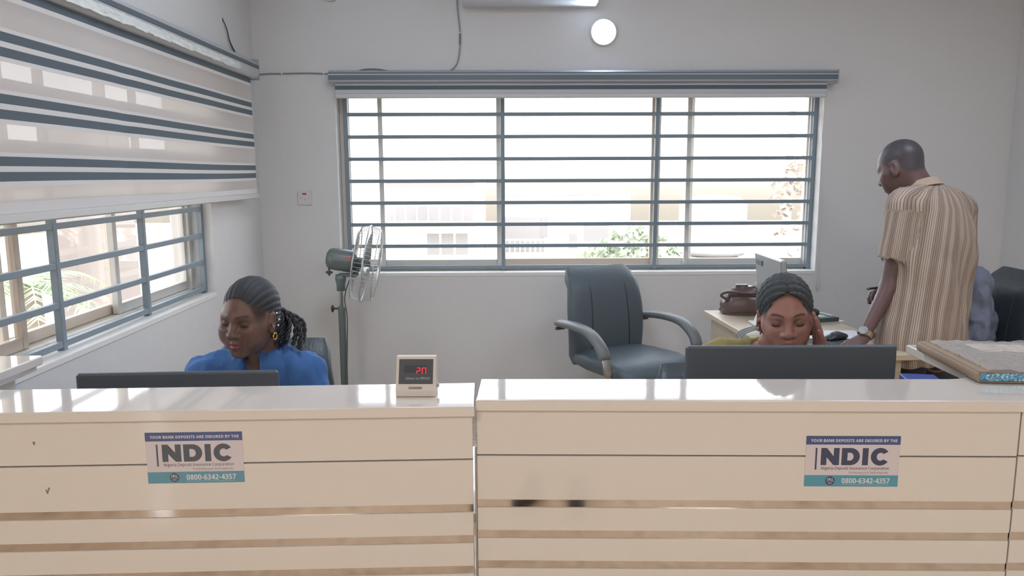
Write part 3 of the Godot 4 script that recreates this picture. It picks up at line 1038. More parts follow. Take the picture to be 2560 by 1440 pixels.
func round_lamp(called: String, label: String, at: Vector3, nrm: Vector3, lit: bool, energy: float) -> void:
	var t := thing(called, label, "wall lamp", at)
	var z := nrm
	var y := Vector3.UP
	var b := Basis(y.cross(z), z, Vector3.ZERO)
	b = Basis(y, z, y.cross(z))
	var rim := [Vector2(0.001, 0.0), Vector2(0.082, 0.0), Vector2(0.084, 0.012), Vector2(0.08, 0.02), Vector2(0.0755, 0.02)]
	obj("rim", Sh.new().lathe(rim, Transform3D(b, Vector3.ZERO), 36), M.white, t)
	var m := mat("f4f6f8" if lit else "a7a7a9", 0.5)
	if lit:
		m.emission_enabled = true; m.emission = Color(0.94, 0.97, 1.0); m.emission_energy_multiplier = 3.0
	obj("diffuser", Sh.new().lathe([Vector2(0.0755, 0.018), Vector2(0.072, 0.026), Vector2(0.05, 0.031), Vector2(0.0005, 0.033)], Transform3D(b, Vector3.ZERO), 36), m, t)
	if lit:
		var l := AreaLight3D.new()
		l.name = "lamp"
		l.area_size = Vector2(0.13, 0.13)
		l.light_color = Color(0.84, 0.91, 1.0)
		l.light_energy = energy
		l.set("area_range", 9.0)
		l.shadow_enabled = true
		l.basis = Basis(Vector3.UP.cross(nrm), Vector3.UP, nrm) * Basis(Vector3.UP, PI)
		l.position = nrm * 0.04
		t.add_child(l)

func socket(label: String, at: Vector3, w: float, h: float, kind: int) -> void:
	var t := thing("wall_socket" if kind != 2 else "wall_switch", label, "socket" if kind != 2 else "switch", at)
	obj("plate", Sh.new().rbox(Vector3(0, 0, 0.005), Vector3(w, h, 0.01), 0.003), mat("d9d6d4" if kind != 1 else "c9c1b6", 0.4), t)
	if kind == 0:
		obj("red_rocker", Sh.new().rbox(Vector3(0.0, h * 0.3, 0.012), Vector3(0.026, 0.01, 0.006), 0.002), mat("c04048", 0.4), t)
		for x in [-0.026, 0.026]: obj("pin_hole", Sh.new().rbox(Vector3(x, 0.0, 0.0102), Vector3(0.007, 0.004, 0.001), 0.0003), mat("8d8885", 0.6), t)
		obj("pin_hole", Sh.new().rbox(Vector3(0, h * -0.12, 0.0102), Vector3(0.004, 0.008, 0.001), 0.0003), mat("9a9592", 0.6), t)
	elif kind == 1:
		for q in [[-0.03, 0.03, 0.012, 0.02], [-0.03, -0.008, 0.014, 0.01], [0.03, -0.008, 0.014, 0.01], [0.0, -0.002, 0.006, 0.012], [0.012, -0.028, 0.006, 0.006], [-0.012, -0.028, 0.006, 0.006]]:
			obj("pin_hole", Sh.new().rbox(Vector3(q[0], q[1], 0.0102), Vector3(q[2], q[3], 0.0015), 0.0004), mat("5a534e", 0.6), t)
		obj("rocker", Sh.new().rbox(Vector3(0.02, 0.03, 0.011), Vector3(0.03, 0.016, 0.005), 0.002), mat("d3ccc4", 0.4), t)
	else:
		obj("rocker", Sh.new().rbox(Vector3(0, -0.005, 0.012), Vector3(w * 0.4, h * 0.6, 0.006), 0.002), mat("d5d2d2", 0.4), t)
		obj("screw", Sh.new().ball(Vector3(0.008, h * 0.4, 0.01), Vector3(0.003, 0.003, 0.002)), mat("8a8a8c", 0.4), t)

func spline(pts: Array, n := 8) -> Array:
	var c := Curve3D.new()
	for i in pts.size():
		var d: Vector3 = (pts[mini(i + 1, pts.size() - 1)] - pts[maxi(i - 1, 0)]) / 6.0
		c.add_point(pts[i], -d, d)
	var o := []
	for i in (pts.size() - 1) * n + 1: o.append(c.sample(mini(i / n, pts.size() - 2), float(i) / n - mini(i / n, pts.size() - 2)))
	return o

func wall_things() -> void:
	round_lamp("wall_lamp", "lit round white lamp on the back wall above the window", Vector3(0.651, 2.408, ZB), Vector3(0, 0, 1), true, 0.55)
	round_lamp("wall_lamp", "unlit round lamp high on the back wall near the corner, rim just in view", Vector3(-1.03, 2.675, ZB), Vector3(0, 0, 1), false, 0.0)
	round_lamp("wall_lamp", "unseen lit round lamp, out of view on the left wall above the wire end", Vector3(XL, 2.72, -3.7), Vector3(1, 0, 0), true, 0.3)  # lamp out of view, placed to light the office from the left wall
	# air conditioner
	var t := thing("air_conditioner", "white split air conditioner on the back wall, only its lower louvres in view", "air conditioner", Vector3(0.19, 2.555, ZB))
	var prof := [Vector2(0.0, 0.0), Vector2(0.15, 0.0), Vector2(0.19, 0.012), Vector2(0.212, 0.04), Vector2(0.216, 0.1), Vector2(0.2, 0.26), Vector2(0.17, 0.285), Vector2(0.0, 0.285)]
	var xf := Transform3D(Basis(Vector3(0, 0, 1), Vector3(0, 1, 0), Vector3(-1, 0, 0)), Vector3(0.405, 0, 0))
	obj("casing", Sh.new().prism(prof, 0.81, xf, true), mat("dddfe4", 0.3), t)
	var gl := mat("8f929c", 0.5)
	obj("outlet", Sh.new().bx(Vector3(-0.395, 0.022, 0.19), Vector3(0.34, 0.072, 0.2165), 0.002), mat("7b7e88", 0.6), t)
	for k in 3: obj("louvre", Sh.new().rbox(Vector3(-0.028, 0.03 + k * 0.017, 0.216), Vector3(0.72, 0.006, 0.016), 0.002, Basis(Vector3.RIGHT, 0.5)), gl, t)
	# cables
	var z := ZB + 0.006
	t = thing("cable", "thin grey cable hanging from the air conditioner down to the blind on the back wall", "cable", Vector3(-0.24, 2.4, ZB))
	obj("wire", Sh.new().tube(spline([Vector3(-0.256, 2.64, z), Vector3(-0.25, 2.54, z), Vector3(-0.237, 2.42, z), Vector3(-0.236, 2.36, z), Vector3(-0.243, 2.28, z), Vector3(-0.262, 2.215, z), Vector3(-0.31, 2.172, z)].map(func(p): return p - t.position)), 0.0042, -1, 6), mat("97989b", 0.6), t)
	obj("tape", Sh.new().tube([Vector3(-0.2365, 2.40, z) - t.position, Vector3(-0.2385, 2.335, z) - t.position], 0.0062, -1, 8), mat("7d828c", 0.5), t)
	obj("clip", Sh.new().rbox(Vector3(-0.2372, 2.408, z) - t.position, Vector3(0.012, 0.006, 0.012), 0.002), M.white, t)
	t = thing("cable", "thin grey cable clipped along the back wall between the two blinds", "cable", Vector3(-1.25, 2.16, ZB))
	obj("wire", Sh.new().tube(spline([Vector3(-1.5, 2.157, z), Vector3(-1.42, 2.163, z), Vector3(-1.34, 2.163, z), Vector3(-1.2, 2.166, z), Vector3(-1.06, 2.162, z)].map(func(p): return p - t.position)), 0.0042, -1, 6), mat("8d9093", 0.6), t)
	for x in [-1.345, -1.085]: obj("clip", Sh.new().rbox(Vector3(x, 2.165, z) - t.position, Vector3(0.008, 0.016, 0.012), 0.002), M.white, t)
	t = thing("cable", "short bulge of grey cable peeping over the top of the back blind", "cable", Vector3(-0.77, 2.18, ZB))
	obj("wire", Sh.new().tube(spline([Vector3(-0.12, -0.008, 0.006), Vector3(-0.06, 0.008, 0.006), Vector3(0.02, 0.009, 0.006), Vector3(0.11, -0.008, 0.006)]), 0.0045, -1, 6), mat("8d9093", 0.6), t)
	t = thing("cable", "loose black wire end sticking out of the left wall above the blind", "cable", Vector3(XL, 2.4, -4.22))
	obj("wire", Sh.new().tube(spline([Vector3(XL + 0.003, 2.386, -4.405), Vector3(XL + 0.012, 2.342, -4.43), Vector3(XL + 0.012, 2.282, -4.468), Vector3(XL + 0.006, 2.212, -4.61)].map(func(p): return p - t.position)), 0.003, 0.005, 6), mat("565a5c", 0.6), t)
	obj("wall_hole", Sh.new().ball(Vector3(0.0, -0.01, -0.185), Vector3(0.004, 0.012, 0.012)), mat("77787a", 0.8), t)
	socket("white wall socket with a red rocker, on the back wall left of the wide window", Vector3(-1.236, 1.396, ZB), 0.088, 0.088, 0)
	socket("old cream wall socket low on the back wall beside the woman in blue", Vector3(-1.22, 0.425, ZB), 0.095, 0.085, 1)
	socket("white wall switch on the back wall beside the standing man's forehead", Vector3(2.487, 1.633, ZB), 0.086, 0.1, 2)

func outside() -> void:
	var s := Sh.new()
	s.bx(Vector3(-60, -6.4, -120), Vector3(60, -6.0, -5.4))
	s.bx(Vector3(-60, -6.4, -5.4), Vector3(-4.0, -6.0, 20))
	var g := struct("ground", s, mat("b9ac98", 0.9), "pale dusty ground outside, two storeys down")
	var conc := mat("e6e2de", 0.9)
	var glass := mat("928f8d", 0.7)
	var deck := mat("b5b0ac", 0.8)
	# pale blocks of flats in the haze: [name label, x0, x1, z, depth, top, windows [x, y, w, h, kind]]
	var bl := [
		["white block of flats with a balcony, outside behind the left of the wide window", -9.5, -0.9, -40.0, 10.0, 1.2, [[-9.0, -0.5, 0.7, 1.6, 0], [-5.9, -0.9, 4.6, 2.0, 1], [-3.8, -2.7, 0.62, 1.1, 0], [-3.05, -2.7, 0.62, 1.1, 0], [-2.3, -2.7, 0.62, 1.1, 0], [-5.3, -5.2, 1.0, 1.6, 0]]],
		["white block of flats with shaded corner, outside behind the middle of the wide window", 0.2, 7.9, -46.0, 10.0, 0.2, [[0.3, -3.2, 2.4, 2.1, 1], [2.5, -2.3, 0.4, 1.2, 0], [4.2, -3.0, 0.5, 0.9, 0], [5.1, -2.8, 1.5, 1.4, 0], [5.1, -5.0, 1.5, 0.5, 0]]],
		["low white house with a water tank, outside behind the right of the wide window", 8.2, 17.0, -34.0, 8.0, -1.6, [[10.0, -3.6, 1.2, 1.2, 0], [13.0, -3.6, 1.2, 1.2, 0]]],
	]
	for q in bl:
		var t := thing("building", q[0], "building", Vector3((q[1] + q[2]) * 0.5, -6.0, q[3]))
		var o := -t.position
		obj("walls", Sh.new().bx(Vector3(q[1], -6.0, q[3] - q[4]), Vector3(q[2], q[5], q[3]), 0.02), conc, t).position = o
		obj("roof_parapet", Sh.new().bx(Vector3(q[1] - 0.2, q[5], q[3] - q[4]), Vector3(q[2] + 0.2, q[5] + 0.15, q[3] + 0.2), 0.02), deck, t).position = o
		for w in q[6]:
			if w[4] == 0:
				obj("window", Sh.new().bx(Vector3(w[0], w[1], q[3] - 0.02), Vector3(w[0] + w[2], w[1] + w[3], q[3] + 0.05), 0.01), glass, t).position = o
			else:
				obj("balcony_shade_sheet", Sh.new().bx(Vector3(w[0], w[1], q[3] - 0.02), Vector3(w[0] + w[2], w[1] + w[3], q[3] + 0.03), 0.01), mat("989290", 0.8), t).position = o  # flat grey sheet on the wall, painting in the shade inside the balcony
				obj("balcony_floor", Sh.new().bx(Vector3(w[0] - 0.1, w[1] - 0.25, q[3]), Vector3(w[0] + w[2] + 0.1, w[1] - 0.05, q[3] + 1.3), 0.02), deck, t).position = o
				var rl := Sh.new()
				for k in 9: rl.bx(Vector3(w[0] + k * w[2] / 8.0 - 0.04, w[1], q[3] + 1.2), Vector3(w[0] + k * w[2] / 8.0 + 0.04, w[1] + 0.8, q[3] + 1.28), 0.01)
				rl.bx(Vector3(w[0], w[1] + 0.8, q[3] + 1.18), Vector3(w[0] + w[2], w[1] + 0.9, q[3] + 1.3), 0.01)
				obj("balcony_rail", rl, conc, t).position = o
	var tk := thing("water_tank", "pale grey water tank on a stand, outside behind the right mullion of the wide window", "water tank", Vector3(8.4, -6.0, -30.0))
	obj("stand", Sh.new().bx(Vector3(-0.9, 0, -0.9), Vector3(0.9, 4.3, 0.9), 0.02), mat("c4c0be", 0.9), tk)
	obj("tank", Sh.new().lathe([Vector2(0.01, 4.3), Vector2(1.25, 4.35), Vector2(1.3, 4.5), Vector2(1.3, 6.3), Vector2(1.0, 6.6), Vector2(0.01, 6.7)], Transform3D(), 20), mat("a2a0a4", 0.7), tk)
	var pl := thing("utility_pole", "pale concrete utility pole outside behind the right pane of the wide window", "pole", Vector3(12.1, -6.0, -32.0))
	obj("shaft", Sh.new().tube([Vector3.ZERO, Vector3(0, 10.0, 0)], 0.22, 0.16, 8), mat("b4b2b8", 0.9), pl)
	obj("cross_arm", Sh.new().bx(Vector3(-0.9, 9.2, -0.08), Vector3(0.9, 9.4, 0.08), 0.02), mat("a9a4a4", 0.9), pl)
	# trees
	var tr := [
		[Vector3(4.8, -6.0, -27.0), 5.0, 2.2, "hazy tree outside, in the middle pane left of the right mullion", 41],
		[Vector3(8.9, -6.0, -21.0), 4.4, 1.5, "hazy green tree outside between the two right mullions", 42],
		[Vector3(12.6, -6.0, -29.5), 8.0, 2.2, "bare brownish tree outside behind the utility pole", 43],
	]
	for q in tr:
		var t := thing("tree", q[3], "tree", q[0])
		obj("trunk", Sh.new().tube([Vector3.ZERO, Vector3(0.1, q[1] * 0.5, 0), Vector3(0, q[1] * 0.85, 0.1)], 0.16, 0.07, 7), mat("7a6a5c", 0.9), t)
		leaves(t, Vector3(0, q[1] * 0.8, 0), q[2], q[1] * 0.32, 420 if q[4] != 43 else 160, q[4], mat("a8b098" if q[4] != 43 else "b8ab9e", 0.8))
	# palm and neighbour wall beyond the left window
	var nw := thing("boundary_building", "pinkish cream house wall close outside the left window", "building", Vector3(-7.1, -6.0, -13.5))
	obj("walls", Sh.new().bx(Vector3(-0.23, 0, -1.1), Vector3(0.2, 8.6, 1.0), 0.02), mat("8f827b", 0.9), nw)
	obj("roof_edge", Sh.new().bx(Vector3(-0.4, 8.6, -1.3), Vector3(0.4, 8.8, 1.2), 0.02), mat("b5a59c", 0.9), nw)
	var pm := thing("palm_tree", "green palm outside the left window, behind its nearest pane", "palm", Vector3(-5.45, -5.75, -8.9))
	obj("trunk", Sh.new().tube([Vector3.ZERO, Vector3(0.1, 3.0, 0), Vector3(0, 6.0, 0.05)], 0.15, 0.1, 9), mat("93846f", 0.9), pm)
	var rg := RandomNumberGenerator.new()
	rg.seed = 77
	var fm := mat("9aa884", 0.7)
	fm.backlight_enabled = true; fm.backlight = Color(0.5, 0.55, 0.4)
	for k in 16:
		var an := TAU * k / 16.0 + rg.randf() * 0.3
		var dirv := Vector3(cos(an), 0, sin(an))
		var lift := rg.randf_range(0.1, 1.0)
		var L := rg.randf_range(0.75, 1.1)
		var fs := Sh.new()
		var spine := []
		for i in 9:
			var u := i / 8.0
			spine.append(Vector3(0, 6.0, 0.05) + dirv * (u * L) + Vector3.UP * (lift * u * 0.75 - u * u * 0.75))
		fs.tube(spine, 0.014, 0.004, 5)
		for i in range(1, 9):
			var p: Vector3 = spine[i]
			var tg: Vector3 = (spine[i] - spine[i - 1]).normalized()
			var sd := tg.cross(Vector3.UP).normalized()
			for sgn in [-1, 1]:
				for h2 in 2:
					var b0: Vector3 = p - tg * (h2 * 0.05)
					var tip: Vector3 = b0 + (sd * sgn * 0.26 + tg * 0.16 - Vector3.UP * 0.1) * (1.0 - 0.45 * i / 8.0)
					var wv := tg * 0.022
					var n := (tip - b0).cross(wv).normalized()
					if n.y < 0.0: n = -n
					fs.face([b0 - wv, tip, b0 + wv], n)
		obj("frond", fs, fm, pm)

func leaves(t: Node3D, c: Vector3, rx: float, ry: float, n: int, sd: int, m: Material) -> void:
	var rg := RandomNumberGenerator.new()
	rg.seed = sd
	var s := Sh.new()
	for k in n:
		var d := Vector3(rg.randfn(), rg.randfn(), rg.randfn()).normalized() * pow(rg.randf(), 0.4)
		var p := c + Vector3(d.x * rx, d.y * ry, d.z * rx)
		for q in 3:
			var a := Vector3(rg.randfn(), rg.randfn(), rg.randfn()).normalized() * 0.22
			var b := a.cross(Vector3(rg.randfn(), rg.randfn(), rg.randfn())).normalized() * 0.13
			var nn := a.cross(b).normalized()
			if nn.y < 0.0: nn = -nn
			s.face([p - a, p + b, p + a, p - b], nn)
	var o := obj("foliage", s, m, t)
	o.set_meta("kind", "stuff")

# padded slab: superellipse outline lofted through rows of (centre, half width, half thickness)
func pad(rows: Array, right: Vector3, m_seg := 20, pw := 3.5) -> Sh:
	var rings := []
	for i in rows.size():
		var q: Array = rows[i]
		var tan: Vector3 = (rows[mini(i + 1, rows.size() - 1)][0] - rows[maxi(i - 1, 0)][0]).normalized()
		var fwd := right.cross(tan).normalized()
		var ring := []
		for j in m_seg:
			var a := TAU * j / m_seg
			var cx := signf(cos(a)) * pow(absf(cos(a)), 2.0 / pw)
			var cy := signf(sin(a)) * pow(absf(sin(a)), 2.0 / pw)
			ring.append(q[0] + right * cx * q[1] + fwd * cy * q[2])
		rings.append(ring)
	return Sh.new().loft(rings)

func office_chair(label: String, at: Vector3, turn: float, lean: float, sh: float, top: float, hide: Material = null) -> Node3D:
	var t := thing("office_chair", label, "chair", at, turn)
	if hide == null: hide = M.leather
	# seat faces +z of the chair
	var R := Vector3.RIGHT
	obj("seat", pad([[Vector3(0, sh - 0.015, -0.24), 0.20, 0.02], [Vector3(0, sh - 0.02, -0.235), 0.235, 0.045], [Vector3(0, sh - 0.02, -0.1), 0.25, 0.055], [Vector3(0, sh - 0.015, 0.1), 0.255, 0.055], [Vector3(0, sh - 0.02, 0.2), 0.25, 0.05], [Vector3(0, sh - 0.045, 0.245), 0.24, 0.035], [Vector3(0, sh - 0.06, 0.26), 0.2, 0.012]], R), hide, t)
	var bk := []
	var H := top - sh
	for i in 13:
		var u := i / 12.0
		var y := sh - 0.06 + (H + 0.06) * u
		var z := -0.245 - lean * u - 0.03 * sin(u * PI) * -1.0 + (-0.05 * smoothstep(0.8, 1.0, u))
		var hw := lerpf(0.235, 0.245, sin(u * PI)) - 0.02 * smoothstep(0.55, 1.0, u)
		var th := 0.045
		if i == 0 or i == 12:
			hw *= 0.93; th = 0.022
		bk.append([Vector3(0, y, z), hw, th])
	obj("backrest", pad(bk, R, 24, 4.0), hide, t)
	# stitched seams of the backrest
	var sm := Sh.new()
	for sx in [-0.13, 0.13]:
		var pts := []
		for i in range(1, 12):
			var q: Array = bk[i]
			pts.append(q[0] + Vector3(sx * (1.0 - 0.12 * i / 12.0), 0, 0.0455))
		sm.tube(pts, 0.003, -1, 5)
	obj("seam", sm, mat("323b41", 0.5), t)
	for sx in [-1, 1]:
		var p := spline([Vector3(sx * 0.285, sh + 0.17, -0.27 - lean * 0.3), Vector3(sx * 0.3, sh + 0.185, -0.12), Vector3(sx * 0.305, sh + 0.175, 0.03), Vector3(sx * 0.305, sh + 0.12, 0.13), Vector3(sx * 0.3, sh + 0.06, 0.165)], 5)
		var rows := []
		for i in p.size(): rows.append([p[i], 0.033, 0.021 if i > 0 and i < p.size() - 1 else 0.008])
		obj("armrest", pad(rows, R, 12, 2.6), mat("74787a", 0.4), t)
		var q := spline([Vector3(sx * 0.3, sh + 0.08, 0.158), Vector3(sx * 0.295, sh - 0.03, 0.185), Vector3(sx * 0.27, sh - 0.09, 0.12), Vector3(sx * 0.15, sh - 0.095, 0.02)], 5)
		var r2 := []
		for i in q.size(): r2.append([q[i], 0.024, 0.007])
		obj("arm_support", pad(r2, R, 12, 4.0), M.steel, t)
		obj("arm_bolt", Sh.new().tube([Vector3(sx * 0.26, sh + 0.145, -0.27), Vector3(sx * 0.315, sh + 0.145, -0.27)], 0.009, -1, 8), mat("6a6d6e", 0.4, 0.5), t)
	obj("gas_lift", Sh.new().lathe([Vector2(0.001, 0.09), Vector2(0.03, 0.09), Vector2(0.03, 0.25), Vector2(0.018, 0.25), Vector2(0.018, sh - 0.07), Vector2(0.09, sh - 0.07), Vector2(0.09, sh - 0.05), Vector2(0.001, sh - 0.05)]), M.black, t)
	for k in 5:
		var d := Vector3(sin(TAU * k / 5.0), 0, cos(TAU * k / 5.0))
		obj("base_spoke", Sh.new().tube([Vector3(0, 0.11, 0), d * 0.15 + Vector3(0, 0.1, 0), d * 0.3 + Vector3(0, 0.068, 0)], 0.026, 0.016, 8), M.black, t)
		obj("castor", Sh.new().ball(d * 0.3 + Vector3(0, 0.03, 0), Vector3(0.022, 0.03, 0.03)), M.black, t)
	return t

func chairs() -> void:
	var dark := mat("3a4349", 0.42)
	rough_bump(dark, 0.05, 1.5, 5.0)
	office_chair("empty grey black leather armchair with chrome arms below the wide window", Vector3(0.75, 0, -4.2), 0.49, 0.06, 0.48, 0.93).scale = Vector3.ONE * 1.06
	office_chair("black office chair whose back shows behind the right shoulder of the woman in blue", Vector3(-0.885, 0, -2.74), 0.1, 0.04, 0.36, 0.875, dark)
	office_chair("large black leather chair at the far right, behind the woman in the grey blue blouse", Vector3(2.37, 0, -3.87), -PI / 2 - 0.06, 0.05, 0.5, 1.035, dark)
	office_chair("black office chair under the woman in olive, hidden by her monitor", Vector3(0.86, 0, -2.66), 0.05, 0.04, 0.36, 0.78, dark)

func fan() -> void:
	var t := thing("standing_fan", "grey standing fan with a wire cage, turned to the right beside the back window", "fan", Vector3(-0.945, 0, -4.5))
	var body := mat("6f7a79", 0.35, 0.2)
	var ax := Vector3(0.978, -0.165, -0.07).normalized()
	var up := (Vector3.UP - ax * ax.y).normalized()
	var b := Basis(up.cross(ax).normalized() * -1.0, ax, up)   # local y runs along the axis
	b = Basis(up, ax, up.cross(ax))
	var mo := Vector3(-0.082, 1.058, 0.0)
	obj("motor", Sh.new().lathe([Vector2(0.001, 0.0), Vector2(0.035, 0.003), Vector2(0.055, 0.015), Vector2(0.064, 0.035), Vector2(0.066, 0.06), Vector2(0.066, 0.15), Vector2(0.06, 0.165), Vector2(0.03, 0.18), Vector2(0.001, 0.18)], Transform3D(b, mo), 28), body, t)
	obj("red_label", Sh.new().rbox(mo + b * Vector3(0.02, 0.135, -0.058), Vector3(0.022, 0.042, 0.012), 0.003, b), mat("c86468", 0.5), t)
	obj("tilt_knob", Sh.new().ball(mo + Vector3(0.02, -0.085, 0.02), Vector3(0.022, 0.01, 0.012)).tube([mo + Vector3(0.02, -0.05, 0.02), mo + Vector3(0.02, -0.105, 0.02)], 0.006, -1, 8), mat("4c5655", 0.5), t)
	obj("bracket", Sh.new().rbox(Vector3(0.045, 0.955, 0), Vector3(0.11, 0.022, 0.04), 0.004).tube([Vector3(0.09, 0.955, 0), Vector3(0.1, 1.0, 0)], 0.016, -1, 8), body, t)
	obj("neck", Sh.new().lathe([Vector2(0.001, 0.96), Vector2(0.03, 0.958), Vector2(0.033, 0.93), Vector2(0.026, 0.9), Vector2(0.026, 0.86), Vector2(0.001, 0.858)], Transform3D(), 16), body, t)
	obj("rod", Sh.new().tube([Vector3(0, 0.86, 0), Vector3(0, 0.6, 0)], 0.0125, -1, 12), M.steel, t)
	obj("pole", Sh.new().lathe([Vector2(0.001, 0.765), Vector2(0.022, 0.765), Vector2(0.024, 0.75), Vector2(0.022, 0.74), Vector2(0.022, 0.06), Vector2(0.001, 0.06)], Transform3D(), 16), mat("6a7674", 0.4, 0.2), t)
	obj("clamp_knob", Sh.new().tube([Vector3(-0.02, 0.752, 0), Vector3(-0.05, 0.752, 0)], 0.006, -1, 8).ball(Vector3(-0.055, 0.752, 0), Vector3(0.009, 0.024, 0.024)), mat("3f4746", 0.5), t)
	obj("cord", Sh.new().tube(spline([Vector3(0.1, 1.0, 0.03), Vector3(0.06, 0.93, 0.04), Vector3(0.025, 0.82, 0.03), Vector3(0.035, 0.7, 0.026), Vector3(0.026, 0.45, 0.026), Vector3(0.012, 0.2, 0.028)]), 0.004, -1, 6), mat("5b6462", 0.6), t)
	obj("base", Sh.new().lathe([Vector2(0.001, 0.0), Vector2(0.2, 0.0), Vector2(0.205, 0.015), Vector2(0.17, 0.035), Vector2(0.04, 0.06), Vector2(0.001, 0.065)], Transform3D(), 32), body, t)
	# cage
	var hub := mo + ax * 0.235
	var wire := mat("cfcfcd", 0.3, 0.5)
	var cg := Sh.new()
	var at := func(r: float, an: float, w: float) -> Vector3: return hub + ax * w + (b.x * cos(an) + b.z * sin(an)) * r
	for q in [[0.228, 0.0, 0.0045], [0.21, 0.062, 0.003], [0.21, -0.06, 0.003], [0.13, 0.078, 0.0022], [0.13, -0.07, 0.0022], [0.045, 0.083, 0.004], [0.07, -0.072, 0.004]]:
		var pts := []
		for i in 49: pts.append(at.call(q[0], TAU * i / 48.0, q[1]))
		cg.tube(pts, q[2], -1, 5, false)
	for k in 56:
		var an := TAU * k / 56.0
		cg.tube([at.call(0.045, an, 0.083), at.call(0.13, an, 0.079), at.call(0.19, an, 0.07), at.call(0.215, an, 0.05), at.call(0.228, an, 0.0), at.call(0.215, an, -0.05), at.call(0.17, an, -0.066), at.call(0.07, an, -0.072)], 0.0013, -1, 4, false)
	obj("wire_cage", cg, wire, t)
	obj("cage_badge", Sh.new().lathe([Vector2(0.001, 0.08), Vector2(0.045, 0.08), Vector2(0.045, 0.087), Vector2(0.001, 0.09)], Transform3D(b, hub), 24), mat("a9adad", 0.4), t)
	obj("hub", Sh.new().lathe([Vector2(0.001, -0.06), Vector2(0.03, -0.06), Vector2(0.035, 0.01), Vector2(0.02, 0.025), Vector2(0.001, 0.028)], Transform3D(b, hub), 20), mat("5d6766", 0.4), t)
	for k in 3:
		var rows := []
		for i in 7:
			var u := i / 6.0
			var r := lerpf(0.03, 0.19, u)
			var row := []
			for j in 7:
				var v := j / 6.0 - 0.5
				row.append(at.call(r, TAU * k / 3.0 + 0.4 + v * lerpf(0.9, 0.85, u) , v * -0.05 * (1.0 - 0.3 * u)))
			rows.append(row)
		obj("blade", Sh.new().grid(rows), mat("b9bcbc", 0.25, 0.7), t)

